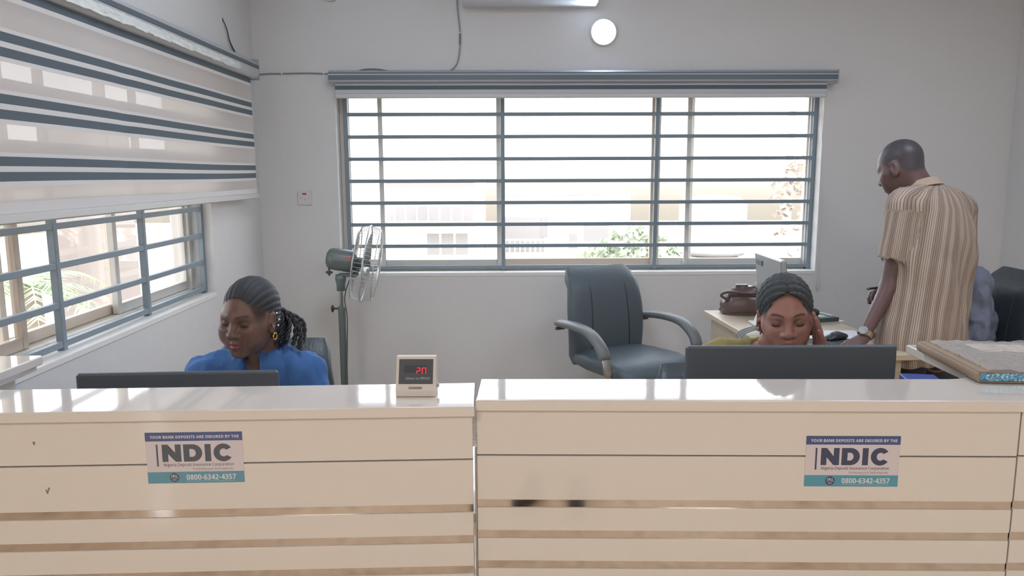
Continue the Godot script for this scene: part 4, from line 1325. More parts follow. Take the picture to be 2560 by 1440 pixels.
func back_desk() -> void:
	var t := thing("office_desk", "long pale wood desk against the back wall beside the standing man", "desk", Vector3(1.527, 0, -3.79), 0.047)
	# local: x across (0.61), z along (towards the camera)
	obj("desktop", Sh.new().bx(Vector3(-0.307, 0.722, -0.6), Vector3(0.307, 0.75, 0.55), 0.004), M.wood, t)
	obj("side_panel", Sh.new().bx(Vector3(-0.27, 0, -0.57), Vector3(-0.25, 0.722, 0.5), 0.002), M.wood, t)
	obj("side_panel", Sh.new().bx(Vector3(0.25, 0, -0.57), Vector3(0.27, 0.722, -0.52), 0.002), M.wood, t)
	for z in [-0.57, 0.48]: obj("end_panel", Sh.new().bx(Vector3(-0.25, 0, z), Vector3(0.25, 0.722, z + 0.02), 0.002), M.wood, t)
	var Y := 0.751
	# bag
	t = thing("handbag", "dark brown leather handbag at the back left corner of the pale desk", "bag", Vector3(1.42, Y, -4.27), -0.1)
	var lm := mat("5d4a48", 0.32)
	rough_bump(lm, 0.03, 2.5, 6.0)
	var wob := fnl(6.0, 6, 3)
	var rings := []
	for i in 12:
		var u := i / 11.0
		var ring := []
		for j in 28:
			var a := TAU * j / 28.0
			var w := lerpf(0.165, 0.09, pow(u, 1.6)) * (1.0 if i > 0 else 0.94) * (0.75 if i == 11 else 1.0)
			var dpt := lerpf(0.085, 0.03, pow(u, 1.3)) * (0.6 if i == 11 else 1.0)
			var p := Vector3(signf(cos(a)) * pow(absf(cos(a)), 0.75) * w, u * 0.155, signf(sin(a)) * pow(absf(sin(a)), 0.75) * dpt)
			p *= 1.0 + 0.12 * wob.get_noise_3dv(p * 3.0)
			ring.append(p)
		rings.append(ring)
	obj("body", Sh.new().loft(rings), lm, t)
	obj("front_pocket", pad([[Vector3(-0.02, 0.02, 0.075), 0.1, 0.01], [Vector3(-0.02, 0.03, 0.08), 0.11, 0.014], [Vector3(-0.02, 0.08, 0.072), 0.105, 0.014], [Vector3(-0.02, 0.1, 0.062), 0.09, 0.008]], Vector3.RIGHT, 16), mat("665250", 0.32), t)
	obj("clasp", Sh.new().rbox(Vector3(-0.045, 0.162, 0.01), Vector3(0.07, 0.012, 0.022), 0.004), mat("8a8380", 0.3, 0.6), t)
	obj("handle", Sh.new().tube(spline([Vector3(-0.12, 0.08, 0.05), Vector3(-0.165, 0.11, 0.055), Vector3(-0.13, 0.13, 0.06), Vector3(-0.04, 0.125, 0.075), Vector3(0.06, 0.12, 0.07), Vector3(0.12, 0.09, 0.06)]), 0.008, -1, 8), lm, t)
	obj("grey_scarf", Sh.new().ball(Vector3(0.075, 0.15, 0.0), Vector3(0.06, 0.035, 0.03)), mat("a9a5a6", 0.8), t)
	# all-in-one computer with its back to us
	t = thing("desktop_computer", "silver all in one computer standing side on above the head of the woman in olive", "computer", Vector3(1.42, Y, -3.9), -0.03)
	var silver := mat("a8abac", 0.35, 0.35)
	obj("casing", Sh.new().rbox(Vector3(-0.005, 0.215, 0), Vector3(0.03, 0.31, 0.43), 0.008, Basis(Vector3(0, 0, 1), 0.12)), silver, t)
	obj("rear_slot", Sh.new().rbox(Vector3(-0.036, 0.32, -0.13), Vector3(0.004, 0.026, 0.1), 0.001, Basis(Vector3(0, 0, 1), 0.12)), mat("6d7071", 0.5), t)
	obj("screen", Sh.new().rbox(Vector3(0.0115, 0.217, 0), Vector3(0.002, 0.28, 0.4), 0.0005, Basis(Vector3(0, 0, 1), 0.12)), mat("22262b", 0.1), t)
	obj("stand", Sh.new().rbox(Vector3(-0.05, 0.07, -0.03), Vector3(0.014, 0.14, 0.05), 0.005, Basis(Vector3(0, 0, 1), -0.35)), mat("dcdcda", 0.4), t)
	obj("foot", Sh.new().rbox(Vector3(-0.01, 0.006, 0), Vector3(0.16, 0.012, 0.2), 0.004), mat("dcdcda", 0.4), t)
	# papers, notebook, mouse
	var sheet := func(called: String, label: String, at: Vector3, sx: float, sz: float, turn: float, hgt: float, m: Material, cat: String) -> void:
		var s := thing(called, label, cat, at, turn)
		obj("sheet", Sh.new().bx(Vector3(-sx / 2, 0, -sz / 2), Vector3(sx / 2, hgt, sz / 2), 0.0004), m, s)
	sheet.call("paper_sheet", "white paper standing out from behind the green notebook, right of the raised hand", Vector3(1.77, Y, -4.2), 0.16, 0.12, 0.3, 0.004, M.paper, "paper")
	sheet.call("paper_sheet", "white paper under the green notebook on the pale desk", Vector3(1.69, Y, -4.03), 0.3, 0.15, 0.25, 0.003, M.paper, "paper")
	sheet.call("paper_sheet", "large white paper behind the computer mouse by the man's wrist", Vector3(1.64, Y, -3.66), 0.3, 0.22, -0.05, 0.002, M.paper, "paper")
	sheet.call("paper_sheet", "white paper under the front of the dark mouse mat", Vector3(1.55, Y, -3.43), 0.32, 0.1, 0.03, 0.002, M.paper, "paper")
	sheet.call("mouse_mat", "dark grey mouse mat under the computer mouse", Vector3(1.56, Y + 0.0025, -3.5), 0.26, 0.13, -0.06, 0.003, mat("4f5358", 0.8), "mouse mat")
	var nb := thing("notebook", "closed dark green notebook on the pale desk right of the raised hand", "notebook", Vector3(1.66, Y + 0.0035, -4.03), 0.3)
	obj("cover", Sh.new().bx(Vector3(-0.14, 0.0, -0.085), Vector3(0.14, 0.003, 0.085), 0.001).bx(Vector3(-0.14, 0.019, -0.085), Vector3(0.14, 0.022, 0.085), 0.001).bx(Vector3(-0.14, 0.0, 0.08), Vector3(0.14, 0.022, 0.085), 0.001), mat("4c5d58", 0.5), nb)
	obj("pages", Sh.new().bx(Vector3(-0.135, 0.003, -0.08), Vector3(0.136, 0.019, 0.08), 0.001), mat("c9ccca", 0.8), nb)
	obj("cover_label", Sh.new().bx(Vector3(-0.11, 0.022, -0.065), Vector3(0.1, 0.0226, 0.045), 0.0003), mat("b3bab6", 0.5), nb)
	var mo := thing("computer_mouse", "black computer mouse on its grey mat by the standing man's wrist", "mouse", Vector3(1.605, Y + 0.0058, -3.54), -1.1)
	obj("shell", pad([[Vector3(0, 0.004, -0.058), 0.015, 0.004], [Vector3(0, 0.013, -0.05), 0.027, 0.013], [Vector3(0, 0.019, -0.015), 0.031, 0.019], [Vector3(0, 0.017, 0.02), 0.03, 0.017], [Vector3(0, 0.011, 0.05), 0.026, 0.011], [Vector3(0, 0.006, 0.06), 0.015, 0.004]], Vector3.RIGHT, 16, 2.4), mat("3a3d45", 0.35), mo)
	obj("wheel", Sh.new().tube([Vector3(-0.003, 0.03, 0.03), Vector3(0.003, 0.03, 0.03)], 0.007, -1, 10), mat("6d7078", 0.4), mo)
	obj("cord", Sh.new().tube(spline([Vector3(0, 0.008, 0.06), Vector3(0.02, 0.003, 0.1), Vector3(0.09, 0.003, 0.13)]), 0.0018, -1, 5), mat("3a3d45", 0.5), mo)
	# cable tangle and blue folder at the desk's left edge
	var ct := thing("cable_tangle", "tangle of grey and black cables hanging over the left edge of the pale desk", "cable", Vector3(1.2, Y, -3.66))
	var rg := RandomNumberGenerator.new()
	rg.seed = 19
	for k in 4:
		var o := Vector3(0.015 * k, 0, -0.03 * k)
		obj("loop", Sh.new().tube(spline([Vector3(0.085, 0.02, -0.02) + o, Vector3(0.05, 0.03, 0.0) + o, Vector3(-0.02 - 0.01 * k, 0.0, 0.02) + o, Vector3(-0.045, -0.08, 0.03) + o, Vector3(-0.03, -0.2 - rg.randf() * 0.05, 0.02) + o]), 0.0045, -1, 6), mat("6b6f72" if k % 2 else "8b8f90", 0.5), ct)
	sheet.call("blue_folder", "dark blue folder at the desk edge beside the ear of the woman in olive", Vector3(1.37, Y, -3.6), 0.14, 0.2, 0.1, 0.02, mat("3d4f7e", 0.5), "folder")

func lin(hex: String) -> Color: return Color(hex).srgb_to_linear()
func head_basis(yaw: float, pitch: float, roll: float) -> Basis:
	return Basis(Vector3.UP, deg_to_rad(yaw)) * Basis(Vector3.RIGHT, deg_to_rad(pitch)) * Basis(Vector3(0, 0, 1), deg_to_rad(roll))
func vx(v: Vector3, s: int) -> Vector3: return Vector3(v.x * s, v.y, v.z)

# A head looking along +z with up +y; its origin lies between the ears.
func head_solid(neck: Vector3, male: bool, plump: float) -> Sdf:
	var S := Sdf.new()
	S.ell(Vector3(0, 0.034, -0.014), Vector3(0.0735, 0.087, 0.094), 0.02)
	S.ell(Vector3(0, -0.012, 0.022), Vector3(0.063 + plump, 0.088, 0.068), 0.03)
	S.ell(Vector3(0, -0.064, 0.03), Vector3(0.049 + plump, 0.044, 0.05), 0.03)
	S.cap(Vector3(-0.009, -0.099, 0.068), Vector3(0.009, -0.099, 0.068), 0.0145, 0.0145, 0.025)
	for s in [-1, 1]:
		S.cap(vx(Vector3(0.038, -0.028, 0.064), s), vx(Vector3(0.05, -0.02, 0.045), s), 0.018 + plump * 0.6, 0.018, 0.03)
		S.ell(vx(Vector3(0.034, -0.052, 0.058), s), Vector3(0.02 + plump, 0.02, 0.019), 0.025)
		S.cap(vx(Vector3(0.014, 0.018, 0.083), s), vx(Vector3(0.042, 0.018, 0.067), s), 0.0085, 0.008, 0.02)
		S.ell(vx(Vector3(0.032, -0.003, 0.094), s), Vector3(0.018, 0.0105, 0.014), 0.014, Basis(), 1)
	for s in [-1, 1]:
		S.ell(vx(Vector3(0.031, -0.003, 0.0725), s), Vector3(0.0155, 0.0135, 0.0135), 0.005)
	# nose
	S.cap(Vector3(0, 0.008, 0.083), Vector3(0, -0.03, 0.1005), 0.0075, 0.0105, 0.012)
	S.ell(Vector3(0, -0.0355, 0.102), Vector3(0.0125, 0.0095, 0.0105), 0.008)
	for s in [-1, 1]:
		S.ell(vx(Vector3(0.0155, -0.038, 0.091), s), Vector3(0.0088, 0.0078, 0.0105), 0.006)
		S.ell(vx(Vector3(0.0075, -0.0465, 0.0985), s), Vector3(0.0042, 0.003, 0.005), 0.002, Basis(), 1)
	# mouth
	S.ell(Vector3(0, -0.066, 0.078), Vector3(0.03, 0.02, 0.014), 0.016)
	for s in [-1, 1]:
		S.cap(vx(Vector3(0.0035, -0.0625, 0.0915), s), vx(Vector3(0.023, -0.0685, 0.079), s), 0.0058, 0.003, 0.005)
		S.cap(vx(Vector3(0.0, -0.0755, 0.0905), s), vx(Vector3(0.02, -0.0715, 0.080), s), 0.0068, 0.003, 0.005)
		S.cap(vx(Vector3(0.0, -0.0688, 0.099), s), vx(Vector3(0.026, -0.0695, 0.084), s), 0.0016, 0.0012, 0.003, 1)
		# ear
		var eb := Basis(Vector3.UP, 0.45 * s) * Basis(Vector3.RIGHT, -0.15)
		S.ell(vx(Vector3(0.0765, -0.008, -0.006), s), Vector3(0.0075, 0.031, 0.0185), 0.008, eb)
		S.ell(vx(Vector3(0.0845, -0.006, 0.001), s), Vector3(0.0052, 0.02, 0.0105), 0.004, eb, 1)
		S.ell(vx(Vector3(0.0765, -0.035, 0.002), s), Vector3(0.0065, 0.011, 0.009), 0.006)
		S.ell(vx(Vector3(0.075, -0.009, 0.012), s), Vector3(0.0045, 0.007, 0.005), 0.004)
	# neck, from under the skull to its base
	var nr := 0.056 if male else 0.047
	S.cap(Vector3(0, -0.035, -0.03), neck, nr, nr + 0.004, 0.035)
	return S

func head_colour(skin: Color, lip: Color, brow: Color, scalp: Color, male: bool) -> Callable:
	return func(p: Vector3) -> Color:
		var c := skin
		var ax := absf(p.x)
		if p.z > 0.04:
			var lm := Vector2(ax / 0.0255, (p.y + 0.069 + 0.002 * ax / 0.025) / 0.0105).length()
			if p.z > 0.07: c = c.lerp(lip, 1.0 - smoothstep(0.8, 1.12, lm))
			var by := 0.0185 + 0.0055 * sin(clampf((ax - 0.012) / 0.036, 0.0, 1.0) * PI * 0.75)
			var bw := smoothstep(0.010, 0.016, ax) * (1.0 - smoothstep(0.044, 0.052, ax))
			c = c.lerp(brow, 0.8 * bw * (1.0 - smoothstep(0.0022, 0.0048, absf(p.y - by))))
			var ey := Vector2((ax - 0.031) / 0.02, (p.y + 0.002) / 0.014).length()
			c = c.lerp(brow, 0.42 * (1.0 - smoothstep(0.6, 1.2, ey)))
		if not male:
			var e := ((p - Vector3(0, -0.045, 0.086)) / Vector3(0.076, 0.125, 0.067)).length()
			c = c.lerp(scalp, 0.8 * smoothstep(0.90, 1.05, e) * smoothstep(-0.018, 0.03, p.y) * (0.0 if ax > 0.073 and p.y < 0.026 else 1.0))
		if male:
			var h := smoothstep(-0.012, 0.008, p.y - 0.055 * smoothstep(0.0, 0.07, p.z) + 0.045 * smoothstep(0.0, -0.06, p.z))
			if not (ax > 0.072 and p.y < 0.026 and absf(p.z) < 0.03): c = c.lerp(scalp, h * 0.85)
		return c

# A hand with its wrist at the origin, fingers along +y, palm facing +z, thumb towards +x times side.
func hand_solid(side: int, curl: Array, spread: float, thumb_in: float, k := 0.93) -> Sdf:
	var S := Sdf.new()
	S.cap(Vector3(0, -0.06, 0), Vector3(0, 0.005, 0), 0.0245 * k, 0.024 * k, 0.02)
	var base := [Vector3(0.029, 0.088, 0), Vector3(0.0095, 0.094, 0.001), Vector3(-0.0105, 0.09, 0.001), Vector3(-0.029, 0.078, 0)]
	var lens := [[0.043, 0.025, 0.021], [0.047, 0.029, 0.022], [0.044, 0.027, 0.021], [0.034, 0.02, 0.018]]
	var rad := [0.0088, 0.0092, 0.0088, 0.0078]
	for i in 4:
		var b: Vector3 = base[i] * k
		b.x *= side
		S.cap(Vector3(b.x * 0.55, 0.012, 0), b, 0.0145 * k, 0.0112 * k, 0.016)
		var ang := spread * (1.5 - i) * 0.13
		var d := Vector3(sin(ang) * side, cos(ang), 0)
		var a := 0.0
		var p := b
		for j in 3:
			a += curl[i] * [0.9, 1.0, 0.7][j]
			var dd := Vector3(d.x * cos(a), d.y * cos(a), sin(a))
			var q: Vector3 = p + dd * lens[i][j] * k
			S.cap(p, q, (rad[i] - 0.0006 * j) * k, (rad[i] - 0.0006 * (j + 1)) * k, 0.003)
			p = q
	# thumb leaves the side of the palm near its base
	var t0 := Vector3(0.02 * side, 0.022, 0.006) * k
	var t1 := t0 + Vector3(0.026 * side * (1.0 - thumb_in * 0.5), 0.03, 0.012 + 0.012 * thumb_in) * k
	var t2 := t1 + Vector3(0.013 * side * (1.0 - thumb_in * 1.3), 0.03, 0.004 + 0.008 * thumb_in) * k
	var t3 := t2 + Vector3(0.004 * side * (1.0 - thumb_in * 2.0), 0.025, 0.002 + 0.006 * thumb_in) * k
	S.cap(t0, t1, 0.0145 * k, 0.0115 * k, 0.014)
	S.cap(t1, t2, 0.0105 * k, 0.0095 * k, 0.004)
	S.cap(t2, t3, 0.0095 * k, 0.0078 * k, 0.003)
	return S
func frame_of(at: Vector3, along: Vector3, palm: Vector3) -> Transform3D:
	var y := along.normalized()
	var z := (palm - y * palm.dot(y)).normalized()
	return Transform3D(Basis(y.cross(z), y, z), at)

func torso(S: Sdf, J: Dictionary, male: bool) -> void:
	var w := 1.0 if male else 0.95
	var b: Basis = J.tb
	S.ell(J.chest, Vector3(0.155 * w, 0.17, 0.105), 0.05, b)
	S.ell((J.chest + J.pelvis) * 0.5, Vector3(0.138 * w + (0.012 if not male else 0.0), 0.16, 0.1), 0.06, b)
	S.ell(J.pelvis, Vector3(0.165, 0.12, 0.115), 0.06, b)
	S.cap(J.shl.lerp(J.shr, 0.12), J.shl.lerp(J.shr, 0.88), 0.058 * w, 0.058 * w, 0.05)
	var nb: Vector3 = J.neck
	S.cap(nb + Vector3(0, -0.02, 0), nb.lerp(J.shl, 0.8) + Vector3(0, -0.008, 0), 0.052, 0.042, 0.04)
	S.cap(nb + Vector3(0, -0.02, 0), nb.lerp(J.shr, 0.8) + Vector3(0, -0.008, 0), 0.052, 0.042, 0.04)
	if not male:
		for s in [-1, 1]: S.ell(J.chest + b * Vector3(s * 0.075, -0.02, 0.075), Vector3(0.07, 0.068, 0.062), 0.04, b)
func arms(S: Sdf, J: Dictionary, male: bool, fore := 1.0) -> void:
	var w := 1.0 if male else 0.9
	for q in [["shl", "ell", "wrl"], ["shr", "elr", "wrr"]]:
		S.cap(J[q[0]], J[q[1]], 0.052 * w, 0.041 * w, 0.03)
		if fore > 0.0: S.cap(J[q[1]], J[q[1]].lerp(J[q[2]], fore), 0.041 * w, lerpf(0.041, 0.026, fore) * w, 0.02)
func legs(S: Sdf, J: Dictionary) -> void:
	for q in [["hipl", "knl", "anl"], ["hipr", "knr", "anr"]]:
		S.cap(J[q[0]], J[q[1]], 0.088, 0.06, 0.05)
		S.cap(J[q[1]], J[q[2]], 0.06, 0.04, 0.03)
func shoes(t: Node3D, J: Dictionary, fwd: Vector3, m: Material) -> void:
	for q in ["anl", "anr"]:
		var S := Sdf.new()
		var a: Vector3 = J[q]
		var y := a.y
		S.cap(a, Vector3(a.x, 0.045, a.z), 0.045, 0.045, 0.02)
		S.cap(Vector3(a.x, 0.042, a.z) - fwd * 0.04, Vector3(a.x, 0.036, a.z) + fwd * 0.15, 0.04, 0.034, 0.03)
		var sh := Sh.new()
		S.net(sh, a + Vector3(-0.24, -y, -0.24), a + Vector3(0.24, 0.08, 0.24), 0.01, func(_p): return Color.WHITE)
		obj("shoe", sh, m, t)
func bounds(J: Dictionary, keys: Array, pad_: float) -> AABB:
	var a := AABB(J[keys[0]], Vector3.ZERO)
	for k in keys: a = a.expand(J[k])
	return a.grow(pad_)

# one continuous skin mesh: trunk and limbs coarse, head and hands fine
func body_mesh(t: Node3D, J: Dictionary, H: Transform3D, skin: Color, hcol: Callable, male: bool, plump: float, hands: Array, fine := 0.003) -> void:
	var sh := Sh.new()
	var S := Sdf.new()
	torso(S, J, male); arms(S, J, male); legs(S, J)
	var nb: Vector3 = J.neck
	S.cap(nb + Vector3(0, -0.03, 0), H * Vector3(0, -0.07, -0.03), 0.05 if male else 0.043, 0.045 if male else 0.039, 0.03)
	var bb := bounds(J, ["pelvis", "neck", "shl", "shr", "ell", "elr", "wrl", "wrr", "knl", "knr", "anl", "anr"], 0.17)
	var plain := func(_p): return skin
	S.net(sh, bb.position, bb.end, 0.0125, plain)
	var hs := head_solid(H.affine_inverse() * nb, male, plump)
	var lo := Vector3(-0.1, -0.125, -0.115)
	var nl: Vector3 = H.affine_inverse() * nb
	lo = Vector3(minf(lo.x, nl.x - 0.06), minf(lo.y, nl.y - 0.03), minf(lo.z, nl.z - 0.065))
	hs.net(sh, lo, Vector3(0.1, 0.128, 0.122), fine, hcol, H)
	for h in hands:
		h[0].net(sh, Vector3(-0.075, -0.07, -0.04), Vector3(0.075, 0.2, 0.11), maxf(fine, 0.0038), plain, h[1])
	var m := mat("ffffff", 0.42, 0.0, 0.45)
	m.vertex_color_use_as_albedo = true
	m.subsurf_scatter_enabled = true
	m.subsurf_scatter_strength = 0.06
	obj("body", sh, m, t)

func lashes(t: Node3D, H: Transform3D, el0: float) -> void:
	var s := Sh.new()
	for sd in [-1, 1]:
		var pts := []
		for i in 13:
			var az := deg_to_rad(lerpf(-62, 62, i / 12.0))
			var el := deg_to_rad(el0 + 14.0 * pow(absf(i - 6) / 6.0, 2.0))
			pts.append(H * (Vector3(0.031 * sd, -0.003, 0.0725) + Vector3(sin(az) * cos(el) * 0.0162, sin(el) * 0.0142, cos(az) * cos(el) * 0.0142)))
		s.tube(pts, 0.002, 0.0018, 5)
	obj("eyelashes", s, mat("2b2526", 0.6), t)

# collar band round the neck, opening towards the front (+z of tb), with folded flaps
func collar(t: Node3D, c: Vector3, b: Basis, r: float, hgt: float, fall: float, open: float, m: Material, called := "collar") -> void:
	var rings := []
	for i in 41:
		var u := lerpf(-1.0, 1.0, i / 40.0)
		var an := u * (PI - open)
		var d := Vector3(sin(an), 0, -cos(an))
		var front := pow(absf(u), 3.0)
		var rr := r * (1.0 + 0.12 * front)
		var drop := -0.035 * front
		var hh := hgt * (1.0 - 0.45 * front)
		var fl := fall + 0.028 * pow(absf(u), 8.0)
		var ring := []
		for q in [[rr - 0.004, drop - 0.02], [rr - 0.003, drop + hh], [rr + 0.004, drop + hh + 0.004], [rr + 0.016 + 0.01 * front, drop + hh - fl], [rr + 0.0125 + 0.01 * front, drop + hh - fl - 0.001], [rr + 0.002, drop + hh - 0.006], [rr - 0.001, drop - 0.02]]:
			ring.append(c + b * (d * q[0] * Vector3(1.0, 1, 1.05) + Vector3(0, q[1], 0)))
		rings.append(ring)
	obj(called, Sh.new().loft(rings), m, t)

func cloth(sd: int, amp: float, freq: float, squash: Vector3) -> Sdf:
	var S := Sdf.new()
	S.noise = fnl(freq, sd, 3)
	S.amp = amp
	S.squash = squash
	return S

func people() -> void:
	woman_blue()
	woman_olive()
	man_striped()
	woman_blouse()

func off(J: Dictionary, o: Vector3) -> Dictionary:
	var r := {}
	for k in J: r[k] = J[k] - o if J[k] is Vector3 else J[k]
	return r

func woman_blue() -> void:
	var base := Vector3(-0.7622, 0, -2.5698)
	var t := thing("person", "seated woman in a blue shirt with dark hair tied back, looking down to the left", "person", base)
	var tb := Basis(Vector3.UP, deg_to_rad(-6))
	var J := off({"pelvis": Vector3(-0.7952, 0.4611, -2.6351), "chest": Vector3(-0.8007, 0.7927, -2.5154), "neck": Vector3(-0.768, 0.956, -2.45), "shl": Vector3(-0.6373, 0.8961, -2.4609), "shr": Vector3(-0.9695, 0.8961, -2.4282),
		"ell": Vector3(-0.5666, 0.6402, -2.3629), "elr": Vector3(-1.0566, 0.6511, -2.3194), "wrl": Vector3(-0.6863, 0.7001, -2.1669), "wrr": Vector3(-0.9259, 0.7001, -2.156),
		"hipl": Vector3(-0.7081, 0.4393, -2.6134), "hipr": Vector3(-0.8932, 0.4393, -2.6134), "knl": Vector3(-0.6863, 0.472, -2.1996), "knr": Vector3(-0.915, 0.472, -2.1996), "anl": Vector3(-0.6863, 0.09, -2.1778), "anr": Vector3(-0.915, 0.09, -2.1778), "tb": tb}, base)
	J.hipl.y = 0.54; J.hipr.y = 0.54
	var H := Transform3D(head_basis(-15, 3, -2).scaled(Vector3.ONE * 1.0), Vector3(-0.782, 1.107, -2.3575) - base)
	var skin := lin("70564f")
	var hands := [[hand_solid(-1, [0.2, 0.2, 0.22, 0.25], 0.6, 0.3), frame_of(J.wrl, Vector3(-0.3, -0.08, 1), Vector3(0, -1, -0.1))], [hand_solid(1, [0.2, 0.2, 0.22, 0.25], 0.6, 0.3), frame_of(J.wrr, Vector3(0.25, -0.08, 1), Vector3(0, -1, -0.1))]]
	body_mesh(t, J, H, skin, head_colour(skin, lin("7a4550"), lin("2a211f"), lin("2a211f"), false), false, 0.008, hands)
	lashes(t, H, -24)
	# hair: close rows combed back
	var S := Sdf.new()
	S.ell(Vector3(0, 0.034, -0.016), Vector3(0.0772, 0.0907, 0.0978), 0.02)
	S.ell(Vector3(0, -0.03, -0.04), Vector3(0.068, 0.06, 0.06), 0.03)
	S.ell(Vector3(0, -0.045, 0.086), Vector3(0.078, 0.125, 0.068), 0.006, Basis(), 1)
	S.ell(Vector3(0, -0.105, 0.04), Vector3(0.11, 0.088, 0.092), 0.006, Basis(), 1)
	for s in [-1, 1]: S.ell(Vector3(s * 0.08, -0.012, 0.0), Vector3(0.02, 0.034, 0.024), 0.004, Basis(), 1)
	S.ridge = func(p: Vector3) -> float:
		var q := p - Vector3(0, -0.02, -0.1)
		return -0.0026 * absf(sin(atan2(q.x, q.y) * 19.0))
	var sh := Sh.new()
	S.net(sh, Vector3(-0.1, -0.1, -0.13), Vector3(0.1, 0.14, 0.1), 0.0032, func(_p): return Color.WHITE, H)
	var hm := mat("2f3238", 0.65)
	obj("hair", sh, hm, t)
	# twists of the ponytail
	sh = Sh.new()
	var rg := RandomNumberGenerator.new()
	rg.seed = 3
	sh.ball(H * Vector3(0.02, 0.0, -0.105), Vector3(0.03, 0.03, 0.03))
	for k in 12:
		var p0 := H * Vector3(0.02 + rg.randf_range(-0.015, 0.02), rg.randf_range(-0.01, 0.02), -0.108)
		var end := Vector3(-0.732 + k * 0.0082 + rg.randf_range(-0.006, 0.006), 1.025 - rg.randf() * 0.03 - (0.012 if k > 7 else 0.0), -2.43 + rg.randf_range(-0.03, 0.03)) - base
		var mid := (p0 + end) * 0.5 + Vector3(0.022 + 0.0012 * k, 0.012, -0.01)
		var path := spline([p0, mid, end], 14)
		for st in 2:
			var pts := []
			for i in path.size():
				var an := i * 0.95 + st * PI
				pts.append(path[i] + Vector3(cos(an), 0.0, sin(an)) * 0.0042)
			sh.tube(pts, 0.0056, 0.003, 6)
	obj("ponytail", sh, mat("303238", 0.55), t)
	var er := Sh.new()
	var gold := mat("c9a85a", 0.25, 0.9)
	var pts := []
	for i in 17: pts.append(H * (Vector3(0.083, -0.056, -0.002) + Vector3(0.0, cos(TAU * i / 16.0), sin(TAU * i / 16.0)) * 0.0105))
	er.tube(pts, 0.0028, -1, 7)
	obj("earring", er, gold, t)
	var stud := Sh.new()
	for q in [Vector3(0.086, 0.016, -0.012), Vector3(0.0885, -0.006, -0.02), Vector3(0.086, -0.024, -0.017)]: stud.ball(H * q, Vector3.ONE * 0.0035)
	obj("ear_studs", stud, mat("e4e2dc", 0.2, 0.6), t)
	# shirt
	var C := cloth(31, 0.018, 5.5, Vector3(2.0, 0.75, 1.5))
	C.grow = 0.018
	torso(C, J, false); arms(C, J, false, 0.15)
	C.grow = 0.0
	C.cap(J.neck + Vector3(-0.012, 0.03, 0.03), J.neck + Vector3(-0.03, -0.1, 0.16), 0.044, 0.02, 0.008, 1)
	C.cap(J.neck + Vector3(0, 0.01, 0), J.neck + Vector3(0, 0.1, 0.02), 0.05, 0.055, 0.008, 1)
	sh = Sh.new()
	var bb := bounds(J, ["pelvis", "neck", "shl", "shr", "ell", "elr"], 0.16)
	C.net(sh, bb.position, bb.end, 0.008, func(_p): return Color.WHITE)
	var blue := mat("3b659f", 0.85)
	rough_bump(blue, 0.12, 1.0, 14.0)
	obj("shirt", sh, blue, t)
	collar(t, J.neck + Vector3(-0.003, 0.018, 0.008), tb * Basis(Vector3.RIGHT, 0.4), 0.07, 0.03, 0.046, 0.42, mat("3e68a4", 0.85))
	obj("shirt_button", Sh.new().ball(Vector3(-0.8145, 0.9021, -2.3466) - base, Vector3(0.005, 0.005, 0.003)), mat("c9c8bd", 0.4), t)
	# trousers and shoes, out of sight under the desk
	var Tr := Sdf.new()
	Tr.grow = 0.012
	Tr.ell(J.pelvis, Vector3(0.165, 0.11, 0.115), 0.06)
	legs(Tr, J)
	sh = Sh.new()
	bb = bounds(J, ["pelvis", "knl", "knr", "anl", "anr"], 0.2)
	Tr.net(sh, bb.position, bb.end, 0.014, func(_p): return Color.WHITE)
	obj("trousers", sh, mat("2c2f3a", 0.85), t)
	shoes(t, J, Vector3(0, 0, 1), mat("26221f", 0.4))

